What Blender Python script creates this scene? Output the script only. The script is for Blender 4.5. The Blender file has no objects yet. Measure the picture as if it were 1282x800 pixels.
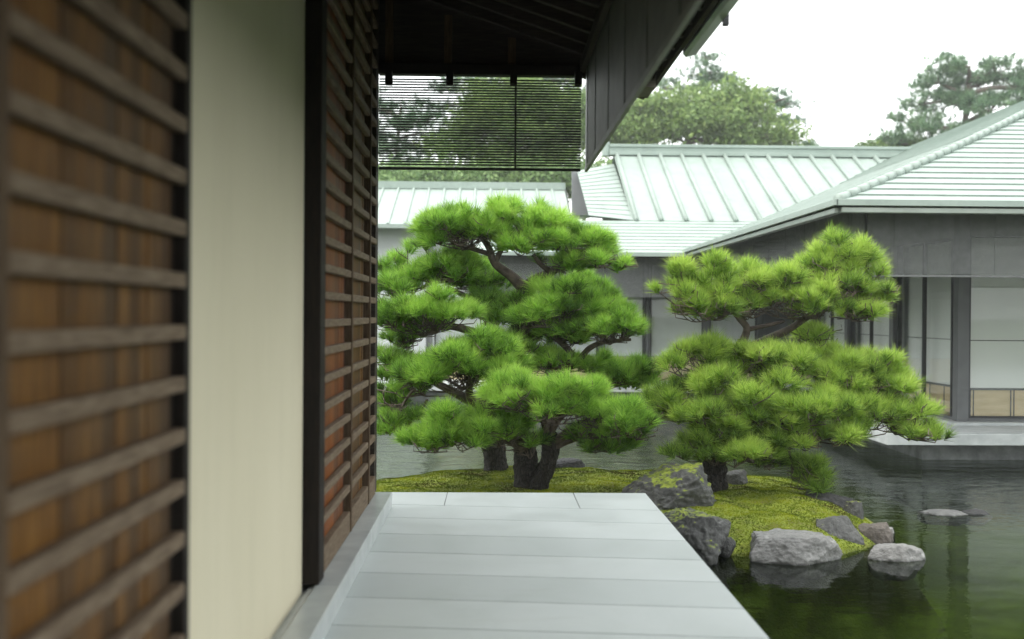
import bpy, bmesh, math, random
import numpy as np
from mathutils import Vector, Matrix, noise as mnoise

R = math.radians
SC = bpy.context.scene
COL = SC.collection
rng = np.random.default_rng(11)
random.seed(5)

# ------------------------------------------------------------------ camera
FPX, CX, CY = 1300.0, 641.0, 400.0
EYE = Vector((0, 0, 1.5))
yaw, pitch, roll = 25 / FPX, -8 / FPX, R(0.4)
fwd = Vector((math.sin(yaw) * math.cos(pitch), math.cos(yaw) * math.cos(pitch), math.sin(pitch))).normalized()
rgt = fwd.cross(Vector((0, 0, 1))).normalized()
upv = rgt.cross(fwd)
rgt, upv = rgt * math.cos(roll) + upv * math.sin(roll), upv * math.cos(roll) - rgt * math.sin(roll)
cam_d = bpy.data.cameras.new('camera')
cam = bpy.data.objects.new('camera', cam_d); COL.objects.link(cam)
cam.matrix_world = Matrix(((rgt.x, upv.x, -fwd.x, EYE.x), (rgt.y, upv.y, -fwd.y, EYE.y), (rgt.z, upv.z, -fwd.z, EYE.z), (0, 0, 0, 1)))
cam_d.sensor_width = 36; cam_d.lens = 36 * FPX / 1282
cam_d.clip_start = 0.05; cam_d.clip_end = 3000
cam_d.dof.use_dof = True; cam_d.dof.focus_distance = 10.2; cam_d.dof.aperture_fstop = 1.3
SC.camera = cam

def at(px, py, Y):
    d = fwd * FPX + rgt * (px - CX) - upv * (py - CY)
    return EYE + d * ((Y - EYE.y) / d.y)
def atz(px, py, Z):
    d = fwd * FPX + rgt * (px - CX) - upv * (py - CY)
    return EYE + d * ((Z - EYE.z) / d.z)

# ------------------------------------------------------------------ light
SUN_EL, SUN_AZ = R(60), R(238)     # high soft sun behind cloud, over the house on the left
W = bpy.data.worlds.new('World'); SC.world = W; W.use_nodes = True
nt = W.node_tree; nt.nodes.clear()
sky = nt.nodes.new('ShaderNodeTexSky'); sky.sky_type = 'NISHITA'; sky.sun_disc = False
sky.sun_elevation = SUN_EL; sky.sun_rotation = SUN_AZ; sky.dust_density = 4; sky.air_density = 1.0
cl = nt.nodes.new('ShaderNodeTexNoise'); cl.inputs['Scale'].default_value = 2.2; cl.inputs['Detail'].default_value = 5
ramp = nt.nodes.new('ShaderNodeValToRGB')
ramp.color_ramp.elements[0].color = (9.4, 9.8, 9.7, 1); ramp.color_ramp.elements[1].color = (11.6, 11.8, 11.6, 1)
mix = nt.nodes.new('ShaderNodeMixRGB'); mix.inputs[0].default_value = 0.86
bg = nt.nodes.new('ShaderNodeBackground'); bg.inputs[1].default_value = 0.10
wo = nt.nodes.new('ShaderNodeOutputWorld')
nt.links.new(cl.outputs[0], ramp.inputs[0]); nt.links.new(sky.outputs[0], mix.inputs[1]); nt.links.new(ramp.outputs[0], mix.inputs[2])
nt.links.new(mix.outputs[0], bg.inputs[0]); nt.links.new(bg.outputs[0], wo.inputs[0])
sd = bpy.data.lights.new('sun', 'SUN'); sd.energy = 1.1; sd.angle = R(22); sd.color = (1, 0.96, 0.9)
so = bpy.data.objects.new('sun', sd); COL.objects.link(so)
so.rotation_euler = Vector((math.sin(SUN_AZ) * math.cos(SUN_EL), math.cos(SUN_AZ) * math.cos(SUN_EL), math.sin(SUN_EL))).to_track_quat('Z', 'Y').to_euler()
SC.view_settings.view_transform = 'Standard'; SC.view_settings.look = 'None'
SC.view_settings.gamma = 1; SC.view_settings.use_curve_mapping = False
SC.view_settings.exposure = 1.4
SC.render.engine = 'CYCLES'
SC.cycles.max_bounces = 8; SC.cycles.transparent_max_bounces = 24
SC.cycles.diffuse_bounces = 4; SC.cycles.glossy_bounces = 4
SC.cycles.caustics_reflective = False; SC.cycles.caustics_refractive = False
SC.cycles.use_denoising = True; SC.cycles.denoising_prefilter = 'ACCURATE'
SC.cycles.sample_clamp_indirect = 6

# ------------------------------------------------------------------ material helpers
class Mat:
    def __init__(s, name):
        s.m = bpy.data.materials.new(name); s.m.use_nodes = True
        s.t = s.m.node_tree; s.b = s.t.nodes['Principled BSDF']; s.out = s.t.nodes['Material Output']
        s.co = None
    def n(s, typ, **kw):
        x = s.t.nodes.new(typ)
        for k, v in kw.items():
            if k in x.inputs: s.put(x.inputs[k], v)
            else: setattr(x, k, v)
        return x
    def put(s, sock, v):
        if hasattr(v, 'is_output'): s.t.links.new(v, sock)
        else: sock.default_value = v
    def coord(s, scale=(1, 1, 1), kind='Object'):
        c = s.n('ShaderNodeTexCoord'); mp = s.n('ShaderNodeMapping')
        s.t.links.new(c.outputs[kind], mp.inputs['Vector']); mp.inputs['Scale'].default_value = scale
        return mp.outputs[0]
    def noise(s, scale, detail=4, stretch=(1, 1, 1), rough=0.55, dist=0.0):
        x = s.n('ShaderNodeTexNoise', Scale=scale, Detail=detail, Roughness=rough, Distortion=dist)
        s.t.links.new(s.coord(stretch), x.inputs['Vector'])
        return x.outputs[0]
    def ramp(s, fac, stops):
        x = s.n('ShaderNodeValToRGB'); s.put(x.inputs[0], fac)
        e = x.color_ramp.elements
        while len(e) < len(stops): e.new(0.5)
        for el, (p, c) in zip(e, stops):
            el.position = p; el.color = (*c, 1) if len(c) == 3 else c
        return x.outputs[0]
    def mixc(s, fac, a, b, mode='MIX'):
        x = s.n('ShaderNodeMixRGB', blend_type=mode)
        for i, v in enumerate((fac, a, b)):
            if isinstance(v, tuple) and len(v) == 3: v = (*v, 1)
            s.put(x.inputs[i], v)
        return x.outputs[0]
    def math(s, op, a, b=0.0):
        x = s.n('ShaderNodeMath', operation=op); s.put(x.inputs[0], a); s.put(x.inputs[1], b)
        return x.outputs[0]
    def bump(s, h, strength=0.3, dist=0.01, normal=None):
        x = s.n('ShaderNodeBump', Strength=strength, Distance=dist); s.put(x.inputs['Height'], h)
        if normal is not None: s.put(x.inputs['Normal'], normal)
        return x.outputs[0]
    def attr(s, name):
        return s.n('ShaderNodeAttribute', attribute_name=name)
    def set(s, **kw):
        for k, v in kw.items():
            k = k.replace('_', ' ')
            if isinstance(v, tuple) and len(v) == 3: v = (*v, 1)
            s.put(s.b.inputs[k], v)
        return s.m

def simple(name, c1, c2, scale=8, rough=0.6, stretch=(1, 1, 1), bump=0.15, bd=0.004, detail=6, metal=0.0):
    m = Mat(name); f = m.noise(scale, detail, stretch)
    return m.set(Base_Color=m.ramp(f, [(0.3, c1), (0.7, c2)]), Roughness=rough, Metallic=metal,
                 Normal=m.bump(m.noise(scale * 6, 4, stretch), bump, bd))

M = {}
def wood(name, dark, mid, light, plank=0.11, axis='Y'):
    m = Mat(name)
    sep = m.n('ShaderNodeSeparateXYZ'); m.t.links.new(m.coord(), sep.inputs[0])
    idx = m.math('FLOOR', m.math('DIVIDE', sep.outputs[axis], plank))
    wn = m.n('ShaderNodeTexWhiteNoise', noise_dimensions='1D'); m.put(wn.inputs['W'], idx)
    grain = m.noise(9, 7, (3, 6, 0.45), 0.7, 0.6)
    blot = m.noise(2.2, 5, (1, 1, 0.6), 0.6)
    a = m.ramp(grain, [(0.25, dark), (0.5, mid), (0.78, light)])
    b = m.mixc(m.math('MULTIPLY', wn.outputs[0], 0.85), a, dark)
    c = m.mixc(m.ramp(blot, [(0.42, (0, 0, 0)), (0.72, (0.5, 0.5, 0.5))]), b, (0.07, 0.055, 0.038))
    return m.set(Base_Color=c, Roughness=0.62, Specular_IOR_Level=0.2, Normal=m.bump(grain, 0.35, 0.004))
M['board'] = wood('stained board wood', (0.026, 0.012, 0.004), (0.115, 0.050, 0.009), (0.25, 0.125, 0.028), 0.085)
M['board_red'] = wood('reddish board wood', (0.06, 0.017, 0.005), (0.20, 0.058, 0.010), (0.33, 0.12, 0.026), 0.16)
def slatwood(name, c0, c1, c2, stretch):
    m = Mat(name); g = m.noise(12, 7, stretch, 0.65, 0.4)
    return m.set(Base_Color=m.ramp(g, [(0.28, c0), (0.5, c1), (0.75, c2)]), Roughness=0.72, Specular_IOR_Level=0.15, Normal=m.bump(g, 0.35, 0.003))
M['slat'] = slatwood('weathered slat wood', (0.065, 0.045, 0.03), (0.135, 0.098, 0.066), (0.215, 0.17, 0.12), (6, 0.6, 6))
M['stile'] = slatwood('brown stile wood', (0.035, 0.022, 0.013), (0.07, 0.045, 0.026), (0.12, 0.085, 0.055), (6, 6, 0.6))
M['black'] = slatwood('blackened post wood', (0.008, 0.007, 0.006), (0.014, 0.011, 0.009), (0.024, 0.017, 0.012), (6, 6, 0.6))
M['roofwood'] = slatwood('dark eave wood', (0.018, 0.014, 0.011), (0.032, 0.026, 0.02), (0.055, 0.045, 0.034), (0.6, 6, 6))
M['endgrain'] = slatwood('grey end wood', (0.10, 0.085, 0.07), (0.17, 0.15, 0.125), (0.25, 0.22, 0.19), (0.6, 6, 6))

def plaster():
    m = Mat('cream plaster'); a = m.noise(1.3, 6, (1, 1, 0.4), 0.6); b = m.noise(90, 3)
    c = m.ramp(a, [(0.3, (0.535, 0.49, 0.355)), (0.7, (0.585, 0.538, 0.40))])
    d = m.noise(3.5, 7, (2.0, 2.0, 0.25), 0.7)
    c = m.mixc(m.ramp(d, [(0.52, (0, 0, 0)), (0.85, (0.3, 0.3, 0.3))]), c, (0.42, 0.395, 0.285))
    return m.set(Base_Color=c, Roughness=0.85, Normal=m.bump(b, 0.25, 0.002))
M['plaster'] = plaster()

def deckmat():
    m = Mat('pale granite slab'); t = m.attr('tint').outputs['Fac']
    big = m.noise(1.6, 6, (1, 1, 1), 0.65, 0.5); fine = m.noise(240, 2)
    a = m.ramp(big, [(0.3, (0.43, 0.465, 0.46)), (0.5, (0.49, 0.525, 0.52)), (0.72, (0.54, 0.575, 0.57))])
    b = m.mixc(0.16, a, m.ramp(fine, [(0.35, (0.25, 0.27, 0.27)), (0.65, (0.62, 0.66, 0.66))]))
    c = m.mixc(1.0, b, m.ramp(t, [(0, (0.62, 0.65, 0.64)), (1, (1, 1, 1))]), 'MULTIPLY')
    st = m.noise(3.5, 8, (0.5, 2.2, 1), 0.72, 0.8)
    c = m.mixc(m.ramp(st, [(0.56, (0, 0, 0)), (0.8, (0.5, 0.5, 0.5))]), c, (0.33, 0.345, 0.325))
    return m.set(Base_Color=c, Roughness=m.ramp(big, [(0.3, (0.42,) * 3), (0.7, (0.62,) * 3)]), Normal=m.bump(fine, 0.12, 0.001))
M['deck'] = deckmat()
M['granite'] = simple('grey granite', (0.36, 0.385, 0.385), (0.52, 0.545, 0.54), 5, 0.55, bump=0.1, bd=0.001)
M['granite_dark'] = simple('dark wet granite', (0.10, 0.105, 0.11), (0.24, 0.25, 0.255), 6, 0.5)
M['joint'] = simple('dark joint mortar', (0.10, 0.105, 0.105), (0.17, 0.175, 0.17), 20, 0.9)

def roofmat(name, c1, c2):
    m = Mat(name); a = m.noise(0.5, 5); b = m.noise(3.0, 6, (1, 1, 1), 0.7)
    c = m.ramp(a, [(0.3, c1), (0.7, c2)])
    c = m.mixc(m.ramp(b, [(0.5, (0, 0, 0)), (0.8, (0.7,) * 3)]), c, tuple(0.74 * x for x in c1))
    return m.set(Base_Color=c, Roughness=0.5, Specular_IOR_Level=0.4, Normal=m.bump(b, 0.05, 0.004))
M['roof'] = roofmat('pale green metal roof', (0.265, 0.325, 0.29), (0.325, 0.385, 0.35))
M['rib'] = roofmat('green grey metal trim', (0.245, 0.305, 0.27), (0.30, 0.36, 0.325))
M['gutter'] = simple('weathered copper gutter', (0.24, 0.27, 0.24), (0.34, 0.37, 0.335), 3, 0.35, bump=0.03, metal=0.6)
M['column'] = simple('grey painted steel', (0.085, 0.09, 0.092), (0.115, 0.12, 0.122), 4, 0.45, bump=0.04)
M['greywall'] = simple('grey panel', (0.17, 0.18, 0.185), (0.23, 0.24, 0.245), 2, 0.7, bump=0.05)
M['palewall'] = simple('pale wall panel', (0.66, 0.69, 0.69), (0.74, 0.77, 0.77), 1.5, 0.8, bump=0.05)
M['tan'] = simple('pale timber panel', (0.50, 0.38, 0.21), (0.63, 0.50, 0.30), 3, 0.6, (1, 1, 6), bump=0.05)
M['darkframe'] = simple('dark frame', (0.012, 0.013, 0.014), (0.025, 0.026, 0.028), 8, 0.5, bump=0.03)
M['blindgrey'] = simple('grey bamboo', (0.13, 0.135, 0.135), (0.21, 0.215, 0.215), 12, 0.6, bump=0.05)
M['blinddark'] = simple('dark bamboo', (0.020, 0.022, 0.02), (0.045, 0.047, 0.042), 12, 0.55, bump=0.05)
M['blindside'] = simple('grazing lit bamboo', (0.10, 0.11, 0.095), (0.17, 0.18, 0.16), 5, 0.5, bump=0.05)  # grazing light put into the colour; otherwise the end blind's dark bamboo
M['rail'] = simple('grey blind rail', (0.16, 0.17, 0.15), (0.24, 0.25, 0.23), 5, 0.5, bump=0.05)

def shoji():
    m = Mat('white paper screen'); a = m.noise(1.2, 4, (1, 1, 0.4))
    return m.set(Base_Color=m.ramp(a, [(0.3, (0.82, 0.84, 0.82)), (0.7, (0.88, 0.89, 0.875))]), Roughness=0.9)
M['shoji'] = shoji()
def glass():
    m = Mat('window glass')
    tr = m.n('ShaderNodeBsdfTransparent', Color=(0.965, 0.975, 0.965, 1)); gl = m.n('ShaderNodeBsdfGlossy', Roughness=0.01)
    fr = m.n('ShaderNodeFresnel'); mx = m.n('ShaderNodeMixShader')
    ge = m.n('ShaderNodeNewGeometry'); mr = m.n('ShaderNodeMapRange'); m.put(mr.inputs[0], ge.outputs['Backfacing'])
    mr.inputs[3].default_value = 1.5; mr.inputs[4].default_value = 1 / 1.5; m.put(fr.inputs['IOR'], mr.outputs[0])
    n = m.bump(m.noise(0.9, 2), 0.03, 0.02); m.put(gl.inputs['Normal'], n)
    m.put(mx.inputs[0], fr.outputs[0]); m.put(mx.inputs[1], tr.outputs[0]); m.put(mx.inputs[2], gl.outputs[0])
    m.t.links.new(mx.outputs[0], m.out.inputs[0]); return m.m
M['glass'] = glass()
def water():
    m = Mat('pond water')
    n1 = m.noise(5.0, 3, (0.7, 1.3, 1), 0.55, 0.3); n2 = m.noise(1.1, 3, (0.8, 1.2, 1), 0.5); n3 = m.noise(22, 2, (0.6, 1.4, 1))
    calm = m.ramp(m.noise(0.22, 3), [(0.38, (0.35,) * 3), (0.62, (1, 1, 1))])
    h = m.math('ADD', m.math('MULTIPLY', n1, calm), m.math('ADD', m.math('MULTIPLY', n2, 1.3), m.math('MULTIPLY', n3, 0.12)))
    g_ = m.n('ShaderNodeNewGeometry'); sp_ = m.n('ShaderNodeSeparateXYZ'); m.t.links.new(g_.outputs['Position'], sp_.inputs[0])
    mr_ = m.n('ShaderNodeMapRange'); m.put(mr_.inputs[0], m.math('ADD', sp_.outputs['Y'], m.math('MULTIPLY', m.noise(0.35, 3), 4.0)))
    mr_.inputs[1].default_value = 11.0; mr_.inputs[2].default_value = 15.5; mr_.inputs[3].default_value = 0.32; mr_.inputs[4].default_value = 2.1
    nb = m.bump(m.math('MULTIPLY', h, mr_.outputs[0]), 0.5, 0.03)
    tr = m.n('ShaderNodeBsdfTransparent', Color=(0.52, 0.60, 0.34, 1)); gl = m.n('ShaderNodeBsdfGlossy', Roughness=0.02, Color=(0.92, 0.96, 0.95, 1))
    fr = m.n('ShaderNodeFresnel', IOR=1.36); m.put(fr.inputs['Normal'], nb); m.put(gl.inputs['Normal'], nb)
    mx = m.n('ShaderNodeMixShader')
    m.put(mx.inputs[0], fr.outputs[0]); m.put(mx.inputs[1], tr.outputs[0]); m.put(mx.inputs[2], gl.outputs[0])
    m.t.links.new(mx.outputs[0], m.out.inputs[0]); return m.m
M['water'] = water()
def bed():
    m = Mat('algae pond bed'); a = m.noise(2.5, 8, (1, 1, 1), 0.7); v = m.n('ShaderNodeTexVoronoi', Scale=9.0)
    m.t.links.new(m.coord(), v.inputs['Vector'])
    c = m.ramp(a, [(0.3, (0.035, 0.05, 0.014)), (0.5, (0.10, 0.135, 0.035)), (0.72, (0.20, 0.26, 0.06))])
    c = m.mixc(0.3, c, m.ramp(v.outputs['Distance'], [(0.0, (0.07, 0.075, 0.045)), (0.6, (0.015, 0.017, 0.01))]))
    return m.set(Base_Color=c, Roughness=0.9)
M['bed'] = bed()
def moss(name='moss ground'):
    m = Mat(name); a = m.noise(2.6, 8, (1, 1, 1), 0.65, 0.4); f = m.noise(60, 4); b = m.noise(5.5, 6, (1, 1, 1), 0.7)
    c = m.ramp(a, [(0.28, (0.09, 0.14, 0.012)), (0.5, (0.16, 0.215, 0.018)), (0.72, (0.26, 0.31, 0.03))])
    c = m.mixc(m.ramp(b, [(0.49, (0, 0, 0)), (0.63, (0.9,) * 3)]), c, (0.07, 0.058, 0.018))
    c = m.mixc(0.35, c, m.ramp(f, [(0.3, (0.06, 0.09, 0.01)), (0.7, (0.42, 0.45, 0.05))]))
    g = m.n('ShaderNodeNewGeometry'); p = m.n('ShaderNodeSeparateXYZ'); m.t.links.new(g.outputs['Position'], p.inputs[0])
    mr = m.n('ShaderNodeMapRange'); m.put(mr.inputs[0], m.math('ADD', p.outputs['Z'], m.math('MULTIPLY', b, 0.06)))
    mr.inputs[1].default_value = -0.40; mr.inputs[2].default_value = -0.34; mr.inputs[3].default_value = 1.0; mr.inputs[4].default_value = 0
    c = m.mixc(mr.outputs[0], c, m.ramp(a, [(0.3, (0.03, 0.035, 0.012)), (0.7, (0.08, 0.09, 0.03))]))
    return m.set(Base_Color=c, Roughness=0.95, Normal=m.bump(f, 0.9, 0.02))
M['moss'] = moss()
def mossblade():
    m = Mat('moss tips'); t = m.attr('tint').outputs['Fac']
    c = m.ramp(t, [(0, (0.075, 0.065, 0.015)), (0.3, (0.085, 0.125, 0.010)), (0.65, (0.17, 0.225, 0.012)), (1, (0.30, 0.34, 0.020))])
    return m.set(Base_Color=c, Roughness=0.9, Specular_IOR_Level=0.1)
M['mossblade'] = mossblade()
def rockmat(name, c0, c1, c2, mossy=0.0, pale=0.25):
    m = Mat(name); a = m.noise(3.0, 9, (1, 1, 1), 0.7, 0.3); f = m.noise(28, 6, (1, 1, 1), 0.7); v = m.noise(7, 7, (1, 1, 2.5), 0.7, 0.8)
    c = m.ramp(a, [(0.28, c0), (0.5, c1), (0.75, c2)])
    c = m.mixc(m.ramp(v, [(0.56, (0, 0, 0)), (0.68, (pale * 2,) * 3)]), c, tuple(min(0.6, x * 1.7 + 0.03) for x in c2))
    c = m.mixc(0.35, c, m.ramp(f, [(0.3, tuple(x * 0.5 for x in c0)), (0.7, tuple(x * 1.35 for x in c2))]))
    g = m.n('ShaderNodeNewGeometry'); s = m.n('ShaderNodeSeparateXYZ'); m.t.links.new(g.outputs['Normal'], s.inputs[0])
    if mossy > 0:
        k = m.math('ADD', m.math('MULTIPLY', s.outputs['Z'], 0.28), m.math('ADD', m.noise(5, 7, (1, 1, 1), 0.7), -0.82 + 0.15 * mossy))
        k = m.ramp(k, [(0.04, (0, 0, 0)), (0.11, (1, 1, 1))])
        mc = m.ramp(m.noise(30, 4), [(0.3, (0.06, 0.09, 0.01)), (0.7, (0.27, 0.32, 0.03))])
        c = m.mixc(k, c, mc)
    # dark wet band at the waterline
    p = m.n('ShaderNodeSeparateXYZ'); m.t.links.new(g.outputs['Position'], p.inputs[0])
    wet = m.ramp(m.math('ADD', p.outputs['Z'], m.math('MULTIPLY', m.noise(9, 3), 0.04)), [(0.0, (1, 1, 1)), (1.0, (0, 0, 0))])
    mr = m.n('ShaderNodeMapRange'); m.put(mr.inputs[0], m.math('ADD', p.outputs['Z'], m.math('MULTIPLY', m.noise(9, 3), 0.05)))
    mr.inputs[1].default_value = -0.385; mr.inputs[2].default_value = -0.345; mr.inputs[3].default_value = 0.75; mr.inputs[4].default_value = 0
    c = m.mixc(mr.outputs[0], c, (0.02, 0.022, 0.02))
    return m.set(Base_Color=c, Roughness=0.75, Normal=m.bump(f, 0.55, 0.012, m.bump(v, 0.5, 0.02)))
M['rock_dark'] = rockmat('dark mossy stone', (0.018, 0.018, 0.019), (0.05, 0.051, 0.05), (0.13, 0.13, 0.125), 1.0, 0.34)
M['rock_darkplain'] = rockmat('dark stone', (0.014, 0.014, 0.016), (0.034, 0.034, 0.036), (0.075, 0.074, 0.072), 0.0, 0.10)
M['rock_grey'] = rockmat('grey stone', (0.04, 0.041, 0.04), (0.085, 0.085, 0.083), (0.15, 0.149, 0.142), 0.35, 0.2)
M['rock_pale'] = rockmat('pale stone', (0.12, 0.12, 0.117), (0.21, 0.206, 0.20), (0.32, 0.316, 0.305), 0.0, 0.25)
M['rock_brown'] = rockmat('brown stone', (0.05, 0.043, 0.037), (0.10, 0.085, 0.073), (0.17, 0.148, 0.13), 0.1, 0.2)

def bark(name, c0, c1, c2):
    m = Mat(name); v = m.n('ShaderNodeTexVoronoi', feature='DISTANCE_TO_EDGE', Scale=30.0, Randomness=1.0)
    m.t.links.new(m.coord((1.5, 1.5, 0.6)), v.inputs['Vector']); n = m.noise(22, 8, (1, 1, 0.6), 0.7)
    h = m.math('ADD', m.math('MINIMUM', v.outputs['Distance'], 0.16), m.math('MULTIPLY', n, 0.22))
    c = m.ramp(h, [(0.08, c0), (0.20, c1), (0.33, c2)])
    return m.set(Base_Color=c, Roughness=0.9, Normal=m.bump(h, 1.0, 0.05))
M['bark'] = bark('dark pine bark', (0.006, 0.005, 0.005), (0.026, 0.022, 0.019), (0.065, 0.056, 0.048))
M['branch'] = simple('pine branch bark', (0.06, 0.045, 0.034), (0.16, 0.125, 0.10), 20, 0.9, bump=0.6, bd=0.01)
M['limb'] = simple('pale pine limb bark', (0.045, 0.034, 0.028), (0.15, 0.115, 0.095), 14, 0.9, bump=0.6, bd=0.01)
M['farbark'] = simple('far bark', (0.07, 0.055, 0.045), (0.15, 0.12, 0.10), 6, 0.9)

def leafmat(name, stops, trans=0.35, rough=0.5, spec=0.3):
    m = Mat(name); t = m.attr('tint').outputs['Fac']; c = m.ramp(t, stops)
    m.set(Base_Color=c, Roughness=rough, Specular_IOR_Level=spec)
    tl = m.n('ShaderNodeBsdfTranslucent'); m.put(tl.inputs[0], c); mx = m.n('ShaderNodeMixShader')
    mx.inputs[0].default_value = trans
    m.put(mx.inputs[1], m.b.outputs[0]); m.put(mx.inputs[2], tl.outputs[0]); m.t.links.new(mx.outputs[0], m.out.inputs[0])
    return m.m
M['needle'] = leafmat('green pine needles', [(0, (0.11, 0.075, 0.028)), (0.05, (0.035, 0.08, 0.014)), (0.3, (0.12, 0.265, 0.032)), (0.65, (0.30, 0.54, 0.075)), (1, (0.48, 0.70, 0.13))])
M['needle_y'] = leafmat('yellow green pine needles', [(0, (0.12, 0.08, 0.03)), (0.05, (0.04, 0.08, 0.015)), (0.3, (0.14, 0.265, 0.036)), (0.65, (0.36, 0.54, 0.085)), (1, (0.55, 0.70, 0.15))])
M['leaf_mid'] = leafmat('mid green leaves', [(0, (0.07, 0.14, 0.05)), (0.5, (0.17, 0.28, 0.10)), (1, (0.32, 0.44, 0.17))])
M['leaf_yellow'] = leafmat('yellow green leaves', [(0, (0.07, 0.14, 0.045)), (0.5, (0.19, 0.29, 0.085)), (1, (0.36, 0.46, 0.15))])
M['leaf_dark'] = leafmat('dark conifer needles', [(0, (0.045, 0.10, 0.055)), (0.5, (0.125, 0.23, 0.12)), (1, (0.24, 0.37, 0.19))])

# ------------------------------------------------------------------ object helpers
ORG = {}
def tag(o, label=None, cat=None, group=None, kind=None):
    if label: o['label'] = label
    if cat: o['category'] = cat
    if group: o['group'] = group
    if kind: o['kind'] = kind
    return o
def thing(name, loc, label, cat, group=None):
    o = bpy.data.objects.new(name, None); COL.objects.link(o); o.location = loc; o.empty_display_size = 0.1
    ORG[o.name] = Vector(loc)
    return tag(o, label, cat, group)
def link(name, me, mat, parent=None, origin=None):
    o = bpy.data.objects.new(name, me); COL.objects.link(o)
    if mat is not None: me.materials.append(mat)
    if parent is not None:
        org = ORG[parent.name]; o.parent = parent
        me.transform(Matrix.Translation(-org)); ORG[o.name] = org.copy()
    else:
        org = Vector(origin) if origin is not None else Vector((0, 0, 0))
        me.transform(Matrix.Translation(-org)); o.location = org; ORG[o.name] = org
    return o

class MB:
    def __init__(s): s.v = []; s.f = []
    def quad(s, a, b, c, d):
        i = len(s.v); s.v += [tuple(a), tuple(b), tuple(c), tuple(d)]; s.f.append((i, i + 1, i + 2, i + 3))
    def poly(s, pts):
        i = len(s.v); s.v += [tuple(p) for p in pts]; s.f.append(tuple(range(i, i + len(pts))))
    def box(s, x0, x1, y0, y1, z0, z1):
        i = len(s.v)
        s.v += [(x, y, z) for z in (z0, z1) for y in (y0, y1) for x in (x0, x1)]
        s.f += [tuple(i + k for k in q) for q in ((0, 2, 3, 1), (4, 5, 7, 6), (0, 1, 5, 4), (2, 6, 7, 3), (0, 4, 6, 2), (1, 3, 7, 5))]
        return s
    def bar(s, p, q, w, h, up=(0, 0, 1)):
        p, q = Vector(p), Vector(q); d = (q - p).normalized(); sd_ = d.cross(Vector(up)).normalized(); u = sd_.cross(d)
        i = len(s.v)
        for e in (p, q):
            for a, b in ((-1, -1), (1, -1), (1, 1), (-1, 1)):
                s.v.append(tuple(e + sd_ * (a * w / 2) + u * (b * h / 2)))
        s.f += [tuple(i + k for k in q_) for q_ in ((3, 2, 1, 0), (4, 5, 6, 7), (0, 1, 5, 4), (1, 2, 6, 5), (2, 3, 7, 6), (3, 0, 4, 7))]
        return s
    def tube(s, pts, rad, n=8, wob=0.0, cap=True):
        pts = [Vector(p) for p in pts]; base = len(s.v); ref = Vector((0.31, 0.9, 0.2)).normalized()
        for k, p in enumerate(pts):
            d = (pts[min(k + 1, len(pts) - 1)] - pts[max(k - 1, 0)])
            d = d.normalized() if d.length > 1e-9 else Vector((0, 0, 1))
            a = d.cross(ref)
            if a.length < 0.05: a = d.cross(Vector((1, 0, 0)))
            a.normalize(); b = d.cross(a)
            for j in range(n):
                t = 2 * math.pi * j / n
                r = rad[k] * (1 + (wob * mnoise.noise(Vector((p.x * 7 + math.cos(t) * 2, p.y * 7 + math.sin(t) * 2, p.z * 5))) if wob else 0))
                s.v.append(tuple(p + (a * math.cos(t) + b * math.sin(t)) * r))
        for k in range(len(pts) - 1):
            for j in range(n):
                j2 = (j + 1) % n
                s.f.append((base + k * n + j, base + k * n + j2, base + (k + 1) * n + j2, base + (k + 1) * n + j))
        if cap:
            s.f.append(tuple(base + j for j in reversed(range(n))))
            s.f.append(tuple(base + (len(pts) - 1) * n + j for j in range(n)))
        return s
    def build(s, name, mat, parent=None, origin=None, bevel=0.0, smooth=False):
        me = bpy.data.meshes.new(name); me.from_pydata(s.v, [], s.f); me.update()
        if smooth: me.polygons.foreach_set('use_smooth', [True] * len(me.polygons))
        o = link(name, me, mat, parent, origin)
        if bevel:
            b = o.modifiers.new('bevel', 'BEVEL'); b.width = bevel; b.segments = 2; b.limit_method = 'ANGLE'; b.angle_limit = R(40)
        return o

def smooth_path(pts, per=6):
    """Catmull-Rom through (Vector, radius) pairs"""
    P = [Vector(p[0]) for p in pts]; r = [p[1] for p in pts]; out = []; rr = []
    for i in range(len(P) - 1):
        p0 = P[max(i - 1, 0)]; p1 = P[i]; p2 = P[i + 1]; p3 = P[min(i + 2, len(P) - 1)]
        for k in range(per):
            t = k / per
            out.append(0.5 * ((2 * p1) + (p2 - p0) * t + (2 * p0 - 5 * p1 + 4 * p2 - p3) * t * t + (3 * p1 - p0 - 3 * p2 + p3) * t ** 3))
            rr.append(r[i] * (1 - t) + r[i + 1] * t)
    out.append(P[-1]); rr.append(r[-1])
    return out, rr

def tri_mesh(name, verts, nper, mat, parent, tint):
    """verts (n*nper,3) grouped in faces of nper corners; tint per vertex"""
    n = len(verts); nf = n // nper
    me = bpy.data.meshes.new(name)
    me.vertices.add(n); me.vertices.foreach_set('co', verts.astype(np.float32).ravel())
    me.loops.add(n); me.loops.foreach_set('vertex_index', np.arange(n, dtype=np.int32))
    me.polygons.add(nf); me.polygons.foreach_set('loop_start', np.arange(0, n, nper, dtype=np.int32))
    me.update(calc_edges=True); me.validate()
    a = me.attributes.new('tint', 'FLOAT', 'POINT'); a.data.foreach_set('value', tint.astype(np.float32))
    return link(name, me, mat, parent)

def unit(a): return a / np.maximum(np.linalg.norm(a, axis=-1, keepdims=True), 1e-9)

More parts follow.
